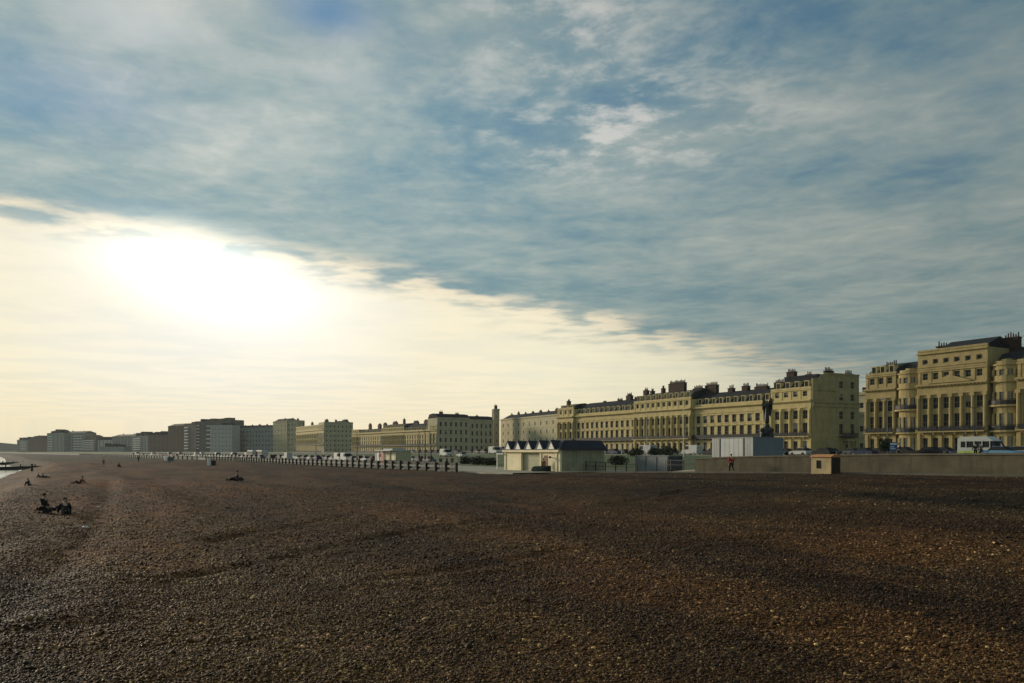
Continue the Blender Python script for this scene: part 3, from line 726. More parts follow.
bow('curved bow front with iron balconies under a huge chimney stack, right of the tallest block', 93.1, 87.8, -160.8, chims=[(.02, 3.0, 3.1, 20.6)])

# ---- next terrace to the left, beyond the square
G = 'blocks of the far yellow terrace beyond the square'
P0, P1 = lx(352, 655), lx(437, 528); dv = P1-P0; TL = dv.length; TA = math.atan2(dv.y, dv.x); du = dv.normalized()
def sub(f0, f1): return dict(org=(P0+du*TL*f0)[:], ang=TA, L=TL*(f1-f0)-.1)
section('terrace_pavilion', 'small three-bay end block at the left end of the far yellow terrace', 'terrace', G, **sub(0, .10), bays=3, kind='pavilion', roofh=2.5, mansard=False)
section('terrace_wing', 'left wing of the far yellow terrace with white bay fronts and a low parapet', 'terrace', G, **sub(.10, .40), bays=10, kind='wing', column=False, roofh=3.4, chim=[(.2, 4, 3.6), (.62, 5, 3), (.85, 5, 3.4)])
section('terrace_pavilion', 'centre block of the far yellow terrace with attic and a row of thin columns', 'terrace', G, **sub(.40, .66), bays=10, kind='centre', roofh=3.2, chim=[(.3, 7, 1.6), (.7, 2, 3)])
section('terrace_wing', 'right wing of the far yellow terrace with dark dormers, behind the tall lamp posts', 'terrace', G, **sub(.66, .93), bays=10, kind='wing', column=False, roofh=5.2, chim=[(.2, 7, 2.2), (.6, 6, 2.4), (.9, 4, 3)])
section('terrace_pavilion', 'narrow bright two-bay end block at the right end of the far yellow terrace', 'terrace', G, **sub(.93, 1.), bays=2, kind='pavilion', roofh=1.2, mansard=False)
# buildings round the square, turned away from the light
def sq(name, label, px0, Y0, px1, Y1, zt, rows, cols, wall, **k): return block(name, label, 'terrace', px0, px1, Y0, Y1, zt, 14, wall, rows, cols, **k)
G2 = 'houses around the square'
def pxof(v): return 512+F*v.x/v.y
IB = Vector((-du.y, du.x)); e0 = P1+du*.35; e1 = e0+IB*24.4; e2 = e1+IB*19
SQA = (pxof(e0), e0.y, pxof(e1), e1.y); SQB = (pxof(e1), e1.y, pxof(e2), e2.y)
Ad = (lx(324, 740)-lx(296, 836)).normalized(); IA = Vector((-Ad.y, Ad.x)); a0_ = lx(324, 740)+Ad*.4; a1_ = a0_+IA*27.4
SDA = (pxof(a0_), pxof(a1_), a0_.y, a1_.y)
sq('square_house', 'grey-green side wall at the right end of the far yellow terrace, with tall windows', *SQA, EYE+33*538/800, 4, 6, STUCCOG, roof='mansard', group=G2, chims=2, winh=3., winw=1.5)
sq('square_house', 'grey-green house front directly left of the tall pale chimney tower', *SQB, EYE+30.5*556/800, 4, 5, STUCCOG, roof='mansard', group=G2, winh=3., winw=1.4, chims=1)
tw = block('chimney_tower', 'pale square chimney tower rising above the roofs of the square', 'tower', 494, 499.5, 560, 563, EYE+42*562/800, 2.5, STUCCOW, 5, 1, chims=1, winw=.8)
sq('square_house', 'grey-brown row with many small chimneys, above the left part of the chalet roof', 500.5, 575, 570, 480, EYE+35*520/800, 4, 12, STUCCOW, roof='pitched', group=G2, chims=9, winh=2.4, winw=1.5)
# the yellow block further left and its shaded side
section('terrace_block', 'yellow terrace block with dark horizontal bands, left of its shaded green side wall', 'terrace', None, org=lx(296, 836)[:], ang=math.atan2(740-836, (lx(324, 740)-lx(296, 836)).x), L=(lx(324, 740)-lx(296, 836)).length, bays=16, kind='centre', hs=1.42, roofh=1.6, mansard=False, chim=[(.05, 5, 1.2), (.4, 6, 1), (.9, 6, 1.5)])
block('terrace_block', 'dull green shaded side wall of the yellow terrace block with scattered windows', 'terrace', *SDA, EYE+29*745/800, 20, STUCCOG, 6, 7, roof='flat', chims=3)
# buildings further along, right to left
block('corner_building', 'pale pinkish corner building with a small gabled turret and arched entrance', 'building', 273, 287, 905, 880, EYE+30*890/800, 14, STUCCOW, 6, 4, roof='pitched', chims=1, winw=1.6, winh=2.)
block('corner_building', 'grey building with dark chimneys between the turreted corner building and the yellow block', 'building', 287, 297, 882, 875, EYE+31*878/800, 12, STUCCOG, 6, 3, roof='flat', chims=2, winh=2.)
block('terrace_row', 'long grey row of tall houses with four thin chimneys, far off to the left', 'terrace', 230, 274, 960, 930, EYE+23.5*945/800, 16, mat('grey_render', (.26, .275, .24), .9, .2, .3), 5, 14, roof='pitched', chims=6, winw=1.7, winh=2.2)
GR = mat('grey_render', (.26, .275, .24)); DK = mat('dark_brown_cladding', (.14, .13, .105), .8, .2, .5); RD = mat('red_brown_brick', (.18, .125, .09), .9, .2, .5)
PW = mat('pale_panel', (.42, .41, .36), .7, .1, .5)
block('hotel', 'wide dark building with a pale rounded front panel and flat brown roof, far off', 'building', 206, 231, 980, 950, EYE+31*965/800, 18, DK, 7, 7, roof='flat', roofm=RD, bandbal=(.05, .6), chims=1)
block('hotel_annexe', 'pale rounded panel-fronted block standing in front of the wide dark building', 'building', 210, 232, 950, 932, EYE+26*945/800, 12, PW, 6, 6, roof='flat')
block('apartment_block', 'dark apartment block with a column of white balconies, right one of the balconied pair', 'apartment block', 195, 211, 1000, 975, EYE+30*988/800, 16, DK, 9, 4, roof='flat', group='apartment blocks with white balconies', bandbal=(.08, .28))
block('apartment_block', 'dark apartment block with a column of white balconies, left one of the balconied pair', 'apartment block', 184, 196, 1020, 995, EYE+27.5*1008/800, 16, DK, 9, 3, roof='flat', group='apartment blocks with white balconies', bandbal=(.1, .4))
block('apartment_tower', 'dark red-brown tower with pitched top, left of the blocks with white balconies', 'apartment block', 168, 185, 1060, 1030, EYE+25.5*1045/800, 18, RD, 9, 4, roof='pitched', roofm=RD)
fb = [(148, 170, 1180, 1140, 17, RD, 'red-brown flats with lumpy roofline, nearest the dark tower'), (132, 150, 1250, 1200, 17.5, GR, 'grey flats with a domed top storey, mid left of the far group'), (112, 134, 1300, 1250, 15.5, GR, 'grey flats at the left end of the far middle group'), (94, 113, 1360, 1320, 11.5, PW, 'low pale building between the two groups of far flats'), (80, 96, 1400, 1350, 15, DK, 'dark flats with a red-edged stepped top'), (62, 84, 1430, 1390, 19, GR, 'wide grey flats with red roof edge, tallest group on the far left'), (47, 64, 1450, 1410, 19.5, GR, 'grey tower flats with vertical strips, beside the wide grey flats'), (28, 48, 1560, 1520, 13.5, RD, 'reddish stepped block near the left edge'), (17, 31, 1620, 1580, 14, GR, 'dark block at the very left end of the town')]
for i, (a, c, Y0, Y1, h, mt, lb) in enumerate(fb):
    block('distant_flats', lb, 'apartment block', a, c, Y0, Y1, EYE+(h-(.6, 2.2, .4, .3, 2., .5, 1.2, 1.0, 2.4)[i])*Y0/800-.4, 22, mt, 7, (5, 6, 7, 5, 4, 7, 4, 6, 5)[i], bandbal=((0, (.1, .5), 0, 0, (.2, .9), (.55, .95), (.1, .35), 0, (.3, .7))[i]), chims=(0, 0, 2, 0, 0, 2, 1, 0, 1)[i], roof=('flat', 'steps', 'pitched')[(0, 1, 2, 0, 0, 2, 1, 1, 0)[i]], roofm=RD if i in (2, 4, 5, 7) else SLATE, group='far blocks of flats', winw=4.2, winh=2.2, windows=True)
block('beach_cafe', 'long low grey building in front of the far flats', 'building', 100, 124, 1150, 1120, EYE+4.5*1130/800, 12, GR, 1, 8, roof='flat')

# ================================================================== beach wall, fence, railings
def W3(s, t, z): p = xy(s, t); return (p[0], p[1], z)
S2 = np.concatenate([np.arange(-30, 61, 2.), [61.5]])
m = MB()
wtop = knots([(-60, 2.3), (29, 2.19), (41, 2.10), (55, 1.84), (61.5, 1.62)])
for i in range(len(S2)-1):
    s0, s1 = S2[i], S2[i+1]
    for (ta, tb, lo, hi, mi) in ((-55.0, -55.38, -.8, 0, 0), (-54.93, -55.45, .0, .13, 1)):
        z = [(float(zbase(s)) + lo if lo < 0 else float(wtop(s))-.002 if False else float(wtop(s))+lo) for s in (s0, s1)]
        zt = [float(wtop(s))+hi for s in (s0, s1)]
        m.add([W3(s0, ta, z[0]), W3(s1, ta, z[1]), W3(s1, tb, z[1]), W3(s0, tb, z[0]), W3(s0, ta, zt[0]), W3(s1, ta, zt[1]), W3(s1, tb, zt[1]), W3(s0, tb, zt[0])],
              [(0, 1, 2, 3), (4, 7, 6, 5), (0, 4, 5, 1), (2, 6, 7, 3)]+([(0, 3, 7, 4)] if i == 0 else [])+([(1, 5, 6, 2)] if i == len(S2)-2 else []), mi)
w = m.build('beach_wall', [WALLC, mat('wall_coping', (.14, .12, .08), .9, .25, .8, .2)])
tag(w, 'long low rendered wall between the shingle and the promenade, right of the picture', 'wall')

def fence_run(name, label, s0, s1, t, step, h, zf, postw=.3, rails=(1.0, .36), cat='fence'):
    ox, oy = xy(s0, t); r = empty(name, (ox, oy, zf(s0)), 0, label, cat)
    n = int(round((s1-s0)/step))
    for i in range(n+1):
        s = s0+step*i; p = xy(s, t); pm = MB(); hh = h*random.uniform(.90, 1.12)
        pm.box(-postw/2, postw/2, -postw/2, postw/2, -.3, hh-.06); pm.prism([(-postw/2, hh-.06), (postw/2, hh-.06), (postw*.36, hh), (-postw*.36, hh)], 'y', -postw*.45, postw*.45)
        o = pm.build('post', TIMBER, r); o.location = (p[0]-ox, p[1]-oy, zf(s)-zf(s0)); o.rotation_euler = (random.uniform(-.05, .05), random.uniform(-.05, .05), INL+random.uniform(-.08, .08))
    for rz_ in rails:
        m = MB()
        for i in range(n):
            a, b_ = s0+step*i, s0+step*(i+1)
            p, q_ = xy(a, t-.17), xy(b_, t-.17); za, zb_ = zf(a)-zf(s0)+rz_, zf(b_)-zf(s0)+rz_
            ax_, ay_ = NS.x*.06, NS.y*.06
            v = []
            for (P_, Z_) in ((p, za), (q_, zb_)):
                for sx_, sz_ in ((-1, -.17), (1, -.17), (1, .17), (-1, .17)): v.append((P_[0]-ox+ax_*sx_, P_[1]-oy+ay_*sx_, Z_+sz_))
            m.add(v, [(0, 1, 5, 4), (1, 2, 6, 5), (2, 3, 7, 6), (3, 0, 4, 7), (0, 3, 2, 1), (4, 5, 6, 7)])
        m.build('rail', TIMBER, r)
    return r
fz = lambda s: float(zbase(s))+.02
fence_run('timber_fence', 'long dark timber post and rail fence along the top of the shingle', 88.6, 271.3, -41.2, 3.15, 1.2, fz)
fence_run('timber_fence', 'far low dark fence continuing left beyond the long post and rail fence', 283, 720, -41.2, 7, 1.1, lambda s: float(zbase(s))+.15, .35, (.95, .35))
def rail_run(label, s0, s1, t, zf, h=1.1):
    ox, oy = xy(s0, t); r = empty('metal_railing', (ox, oy, zf), INL, label, 'railing')
    L = s1-s0
    for i in range(int(L/2)+1):
        m = MB(); m.box(-2*i-.04, -2*i+.04, -.04, .04, 0, h); o = m.build('post', IRON, r)
    for z in (h-.06, h*.5): m = MB(); m.box(-L, 0, -.02, .02, z, z+.05); m.build('rail', IRON, r)
    m = MB()
    for i in range(int(L/.25)): m.tube((-.25*i-.1, 0, .1), (-.25*i-.1, 0, h-.06), .014, n=4)
    m.build('bars', IRON, r)
# origin must be the far end for local +x towards the viewer: rails run to -x, so start at the near end
def rail_fix(label, s_near, s_far, t, z): rail_run(label, s_near, s_far, t, z)
rail_fix('dark metal railing between the chalet and the grey storage container', 70.2, 80.3, -54.5, .10)
rail_fix('dark metal railing between the grey storage container and the beach wall', 61.8, 66.8, -55.5, .42)

# ================================================================== beach chalet with five gables
hc = lx(560, 95)
HUTW = mat('chalet_paint', (.80, .68, .43), .75, .1, .6, .1, streak=.25); HUTD = mat('shutter_green_cream', (.40, .38, .24), .7, .1, 1.)
HROOF = mat('navy_slate', (.012, .014, .024), .5, .3, 1.5, .2); HBRD = mat('shaded_boarding', (.30, .28, .18), .8, .2, .8, .2, streak=.4)  # HBRD: side boarding darker than the front, its shade painted into the colour
r = empty('beach_chalet', (hc.x+A.x*13.8, hc.y+A.y*13.8, -.12), INL, 'cream beach chalet with dark roof and five white gables, shaded side wall', 'beach hut')
HL, HD, HE = 13.8, 6.4, 2.75
m = MB(); m.box(0, 4.6, 0, .25, 0, HE); m.box(4.6, 9.2, 0, .25, 2.35, HE); m.box(9.2, HL-.002, 0, .25, 0, HE); m.box(0, .25, .25, HD, 0, HE); m.box(.25, HL-.25, HD-.25, HD, 0, HE); m.box(4.3, 9.5, 1.4, 1.6, 0, HE)
m.build('wall', HUTW, r)
m = MB(); m.box(HL-.25, HL+.02, .25, HD, 0, HE)
for i in range(12): m.box(HL+.02, HL+.05, .3+i*.5, .34+i*.5, 0, HE-.05)
m.build('side_wall', HBRD, r)
m = MB()
for i in range(10): m.box(4.6, 9.2, .30+.03*(i % 2), .36+.03*(i % 2), i*.235, i*.235+.235)
m.build('roller_shutter', HUTD, r)
for x in (.05, 4.25, 9.25, 12.9):
    m = MB(); m.box(x, x+.35, -.09, -.002, 0, HE-.35); m.build('pilaster', HUTW, r)
m = MB(); m.box(-.2, HL+.1, -.32, -.002, HE-.3, HE); m.build('fascia', HUTW, r)
m = MB(); m.box(10.1, 11.0, -.03, -.004, 0, 2.05); dr = m.build('door', mat('brown_door', (.16, .07, .03), .7), r)
m = MB()
m.add([(-.3, -.36, HE+.022), (HL+.36, -.36, HE+.022), (HL+.36, HD+.33, HE+.022), (-.3, HD+.33, HE+.022), (.9, .9, HE+1.12), (HL-.5, .9, HE+1.12), (HL-.5, HD-.1, HE+1.12), (.9, HD-.1, HE+1.12)], [(0, 3, 2, 1), (4, 5, 6, 7), (0, 1, 5, 4), (1, 2, 6, 5), (2, 3, 7, 6), (3, 0, 4, 7)])
m.box(-.32, HL+.38, -.38, HD+.35, HE-.0-.0, HE+.02)
rf = m.build('roof', HROOF, r)
for i in range(5):
    x = 1.5+i*2.72; g_ = MB(); g_.prism([(x-.75, HE+.06), (x+.75, HE+.06), (x, HE+1.02)], 'y', -.40, -.30); go = g_.build('gable', WHITE, r)
    g2 = MB(); g2.add([(x-.95, -.46, HE+.04), (x, -.46, HE+1.18), (x+.95, -.46, HE+.04), (x, 1.0, HE+1.12), (x-.8, -.46, HE+.04), (x, -.46, HE+1.04), (x+.8, -.46, HE+.04)], [(0, 1, 3), (1, 2, 3), (0, 4, 5, 1), (1, 5, 6, 2)]); g2.build('gable_roof', HROOF, r)
m = MB(); m.box(-1.9, -.02, -.3, 1.6, 2.15, 2.25); m.box(-1.85, -1.75, -.25, -.15, 0, 2.15); m.build('side_canopy', WHITE, r)
m = MB(); m.tube((12.2, -.05, 1.75), (12.2, -.45, 1.95), .05, n=6); m.tube((12.2, -.45, 1.95), (12.2, -.45, 1.7), .13, .16, n=8); m.build('wall_lamp', IRON, r)
# clutter in front of the chalet
def hutp(x, y): c, s_ = math.cos(INL), math.sin(INL); return (r_h[0]+x*c-y*s_, r_h[1]+x*s_+y*c)
r_h = (hc.x+A.x*13.8, hc.y+A.y*13.8)
p = hutp(12.3, -1.5); bx_ = empty('covered_boat', (p[0], p[1], -.02), INL, 'low dark green covered dinghy lying against the right corner of the chalet front', 'dinghy')
m = MB(); nS = 9
rows_ = []
for i in range(nS+1):
    f = i/nS; w_ = .72*math.sin(math.pi*min(1, .18+f*.85))**.6; rows_.append([(-1.9+3.8*f, w_*math.cos(a), .62*max(0, math.sin(a))+.02+.12*f) for a in [math.pi*k/8 for k in range(9)]])
vs = [p_ for rw in rows_ for p_ in rw]; m.add(vs, [(i*9+k, i*9+k+1, (i+1)*9+k+1, (i+1)*9+k) for i in range(nS) for k in range(8)], 0, True)
m.add(rows_[0], [tuple(range(9))]); m.add(rows_[-1], [tuple(range(9))[::-1]])
m.build('cover', mat('green_tarpaulin', (.008, .016, .013), .95, .3, 2., .3, spec=.05), bx_)
m = MB(); m.box(-1.7, 1.7, -.62, .62, 0, .10); m.build('hull', TIMBER, bx_)

# ================================================================== grey storage container
c0 = lx(668, 88); GRYL = mat('grey_steel', (.15, .165, .16), .6, .15, .8, .1, streak=.3); GRYD = mat('charcoal_steel', (.045, .048, .055), .6, .2, .8)
r = empty('storage_container', (c0.x+A.x*5.8, c0.y+A.y*5.8, .10), INL, 'low grey steel storage container with a dark end, at the edge of the shingle', 'container')
m = MB(); m.box(0, 5.8, .03, 2.0, 0, 1.75); m.build('body', GRYL, r)
m = MB(); m.box(5.803, 5.85, .0, 2.03, 0, 1.75); m.build('end_door', GRYD, r)
m = MB(); m.box(-.05, 5.9, -.03, 2.06, 1.752, 1.86); m.build('lid', GRYL, r)
m = MB(); [m.box(x, x+.05, -.02, .028, .05, 1.72) for x in (.05, 1.9, 3.8, 5.7)]; m.build('rib', GRYD, r)

# ================================================================== small hut at the wall with an orange roof
c0 = lx(831, 62.2); TAN = mat('tan_render', (.42, .32, .17), .85, .2, 1., .2); ORG = mat('orange_roof', (.48, .22, .08), .8, .15, 1.2); DKR = mat('dark_brown_boards', (.05, .035, .025), .8)
r = empty('kiosk_hut', (c0.x+A.x*1.9, c0.y+A.y*1.9, .50), INL, 'small square tan hut with a flat orange roof, standing against the beach wall', 'hut')
m = MB(); m.box(0, .5, 0, .1, 0, 1.45); m.box(1.0, 1.9, 0, .1, 0, 1.45); m.box(.5, 1.0, 0, .1, 0, .55); m.box(.5, 1.0, 0, .1, 1.2, 1.45); m.box(0, 1.9, .1, 1.0, 0, 1.45); m.build('wall', TAN, r)
m = MB(); m.box(.52, .98, .05, .098, .55, 1.2); m.build('hatch', GLASS, r)
m = MB(); m.box(1.902, 1.96, .0, 1.0, 0, 1.44); [m.box(1.96, 1.99, .1+k*.22, .15+k*.22, 0, 1.44) for k in range(4)]; m.build('side_boards', DKR, r)
m = MB(); m.prism([(-.1, 1.452), (-.1, 1.50), (.3, 1.66), (.8, 1.68), (1.05, 1.56), (1.05, 1.452)], 'x', -.05, 2.0); m.build('roof', ORG, r)

# ================================================================== white hoarding and the bronze monument
HA = lx(712, 121); HB = lx(753, 112); hv_ = HB-HA; ha = math.atan2(hv_.y, hv_.x); HLn = hv_.length
r = empty('hoarding', (HA.x, HA.y, 1.3), ha, 'tall white panelled site hoarding around the foot of the bronze monument', 'hoarding')
PAN = mat('white_panel', (.19, .21, .21), .45, .12, .7, 0, streak=.3); PANB = mat('white_board', (.27, .30, .295), .45, .12, .7, 0, streak=.25); PBL = mat('blue_grey_panel', (.17, .19, .22), .5, .1, .6)
hh = 3.0
for (f0, f1, mt) in ((0, .19, PAN), (.22, .77, PANB), (.80, 1., PAN)):
    m = MB(); m.box(HLn*f0, HLn*f1, 0, .06, 0, hh); m.build('panel', mt, r)
for f in (.205, .785):
    m = MB(); m.box(HLn*f-.1, HLn*f+.1, -.08, .08, 0, hh+.04); m.build('post', GRYD, r)
for f in (.06, .12, .33, .44, .55, .66, .87, .93):
    m = MB(); m.box(HLn*f-.015, HLn*f+.015, -.015, -.002, 0, hh); m.build('seam', GRYL, r)
m = MB(); m.box(HLn-.02, HLn+.04, .1, 5.2, 0, hh); m.build('side_panel', PBL, r)
m = MB(); m.box(0, .05, .1, 5.2, 0, hh); m.box(.05, HLn-.05, 5.15, 5.2, 0, hh); m.build('back_panel', PBL, r)
m = MB(); m.box(-.05, HLn+.06, -.06, 5.25, hh+.045, hh+.13); m.build('cap', PAN, r)
sc_ = lx(767, 121.5)
r = empty('monument', (sc_.x, sc_.y, 1.6), math.radians(-115), 'dark bronze winged figure on a globe and pedestal, rising behind the white hoarding', 'monument')
m = MB(); m.box(-1.3, 1.3, -1.3, 1.3, 0, .4); m.box(-1.05, 1.05, -1.05, 1.05, .4, 2.4); m.box(-1.25, 1.25, -1.25, 1.25, 2.4, 2.65); m.build('pedestal', STONE, r)
m = MB()
for k in range(4):
    a = math.pi/4+k*math.pi/2; m.tube((.95*math.cos(a), .95*math.sin(a), 2.65), (.75*math.cos(a), .75*math.sin(a), 4.0), .34, .22, 8); m.ball((.92*math.cos(a), .92*math.sin(a), 4.05), .33, 10)
m.ball((0, 0, 3.7), .95, 16, sc=(1, 1, 1.05)); m.tube((0, 0, 2.65), (0, 0, 3.2), .95, .8, 12); m.tube((0, 0, 4.5), (0, 0, 4.95), .5, .36, 12)
m.build('globe_base', BRONZE, r)
# figure and wings
def skin_obj(name, nodes, edges, matl, parent, sub=2):
    me = bpy.data.meshes.new(name); me.from_pydata([n_[0] for n_ in nodes], edges, []); me.materials.append(matl)
    o = link(bpy.data.objects.new(name, me), parent)
    sk = o.modifiers.new('skin', 'SKIN'); sk.use_smooth_shade = True
    for i, n_ in enumerate(nodes):
        rr_ = n_[1] if isinstance(n_[1], tuple) else (n_[1], n_[1])
        me.skin_vertices[0].data[i].radius = rr_
    me.skin_vertices[0].data[0].use_root = True
    sb = o.modifiers.new('sub', 'SUBSURF'); sb.levels = sub; sb.render_levels = sub
    return o
def skin_obj(name, nodes, edges, matl, parent, sub=2, _f=None):
    me = bpy.data.meshes.new(name)
    bm = bmesh.new(); sl_ = bm.verts.layers.skin.verify(); vs = []
    for i, n_ in enumerate(nodes):
        v = bm.verts.new(n_[0]); rr_ = n_[1] if isinstance(n_[1], tuple) else (n_[1], n_[1]); v[sl_].radius = rr_; v[sl_].use_root = (i == 0); vs.append(v)
    for a, c in edges: bm.edges.new((vs[a], vs[c]))
    bm.to_mesh(me); bm.free(); me.materials.append(matl)
    o = link(bpy.data.objects.new(name, me), parent)
    sk = o.modifiers.new('skin', 'SKIN'); sk.use_smooth_shade = True
    sb = o.modifiers.new('sub', 'SUBSURF'); sb.levels = sub; sb.render_levels = sub
    return o
z0 = 4.95
nd = [((0, 0, z0+1.9), .28), ((0, 0, z0+1.2), (.42, .36)), ((.0, 0, z0+.5), (.48, .40)), ((.0, 0, z0+.0), (.40, .34)), ((0, 0, z0+2.5), (.30, .24)), ((.0, 0, z0+3.0), (.30, .22)), ((0, 0, z0+3.3), .12), ((.06, 0, z0+3.62), (.2, .18)),
      ((0, .36, z0+3.0), .13), ((.2, .8, z0+3.25), .10), ((.4, 1.05, z0+3.75), .08), ((0, -.36, z0+2.95), .13), ((.3, -.6, z0+2.5), .10), ((.75, -.55, z0+2.45), .08)]
skin_obj('figure', nd, [(0, 1), (1, 2), (2, 3), (0, 4), (4, 5), (5, 6), (6, 7), (5, 8), (8, 9), (9, 10), (5, 11), (11, 12), (12, 13)], BRONZE, r)
for s_ in (-1, 1):
    m = MB(); pr = [(0, 3.0), (.25, 3.6), (.5, 4.0), (.72, 3.85), (.75, 3.1), (.62, 2.0), (.45, 1.1), (.2, 1.5), (.05, 2.5)]
    n = len(pr); v = [(-.22-p_[0]*.35, s_*p_[0], z0+p_[1]) for p_ in pr]+[(-.34-p_[0]*.35, s_*p_[0], z0+p_[1]) for p_ in pr]
    m.add(v, [tuple(range(n)), tuple(range(n, 2*n))[::-1]]+[(i, n+i, n+(i+1) % n, (i+1) % n) for i in range(n)])
    for k in range(3): m.box(-.36-.2, -.20, min(s_*(.3+.2*k), s_*(.34+.2*k)), max(s_*(.3+.2*k), s_*(.34+.2*k)), z0+2.2, z0+3.2)
    m.build('wing', BRONZE, r)

# ================================================================== people
JEANS = mat('dark_jeans', (.025, .03, .045), .9); BLK = mat('black_cloth', (.012, .012, .014), .9); REDC = mat('red_jacket', (.28, .012, .012), .8)
HAIR = mat('dark_hair', (.02, .013, .008), .7); BRN = mat('brown_coat', (.14, .06, .03), .9); GRYC = mat('grey_coat', (.09, .09, .095), .9); WHC = mat('pale_shirt', (.4, .38, .33), .9)
POSE = {
 'stand': dict(hip=(0, 0, .93), chest=(.01, 0, 1.32), neck=(.02, 0, 1.5), head=(.05, 0, 1.64), kn=[(.03, .1, .5), (.0, -.1, .5)], ft=[(0, .11, .08), (0, -.11, .08)], el=[(-.03, .27, 1.12), (-.02, -.27, 1.12)], ha=[(.06, .28, .86), (.08, -.27, .87)]),
 'walk': dict(hip=(0, 0, .92), chest=(.04, 0, 1.31), neck=(.06, 0, 1.49), head=(.10, 0, 1.63), kn=[(.22, .1, .52), (-.02, -.1, .5)], ft=[(.30, .10, .08), (-.36, -.10, .14)], el=[(-.12, .27, 1.12), (.08, -.27, 1.12)], ha=[(-.08, .28, .87), (.27, -.24, .95)]),
 'sit': dict(hip=(0, 0, .13), chest=(-.06, 0, .52), neck=(-.04, 0, .70), head=(.0, 0, .84), kn=[(.42, .12, .33), (.46, -.12, .16)], ft=[(.72, .12, .07), (.86, -.13, .06)], el=[(-.1, .27, .35), (.12, -.27, .38)], ha=[(-.22, .28, .07), (.34, -.16, .30)]),
 'hug': dict(hip=(0, 0, .13), chest=(.05, 0, .50), neck=(.12, 0, .66), head=(.2, 0, .76), kn=[(.36, .10, .50), (.38, -.10, .48)], ft=[(.46, .10, .06), (.47, -.10, .06)], el=[(.15, .27, .38), (.15, -.27, .38)], ha=[(.42, .10, .40), (.42, -.08, .38)]),
 'lean': dict(hip=(0, 0, .12), chest=(-.24, 0, .44), neck=(-.30, 0, .60), head=(-.28, 0, .74), kn=[(.40, .12, .22), (.38, -.12, .36)], ft=[(.82, .13, .06), (.66, -.12, .06)], el=[(-.44, .28, .26), (-.44, -.28, .26)], ha=[(-.56, .30, .06), (-.56, -.30, .06)]),
 'lie': dict(hip=(0, 0, .12), chest=(-.40, 0, .20), neck=(-.56, 0, .30), head=(-.66, 0, .40), kn=[(.42, .1, .13), (.42, -.1, .15)], ft=[(.84, .12, .07), (.84, -.12, .07)], el=[(-.46, .27, .08), (-.46, -.27, .08)], ha=[(-.22, .22, .07), (-.22, -.22, .07)]),
 'kneel': dict(hip=(0, 0, .34), chest=(.0, 0, .72), neck=(.0, 0, .88), head=(.03, 0, 1.01), kn=[(.34, .12, .09), (.34, -.12, .09)], ft=[(-.10, .12, .08), (-.10, -.12, .08)], el=[(.02, .25, .54), (.02, -.25, .54)], ha=[(.22, .18, .38), (.22, -.18, .38)]),
}
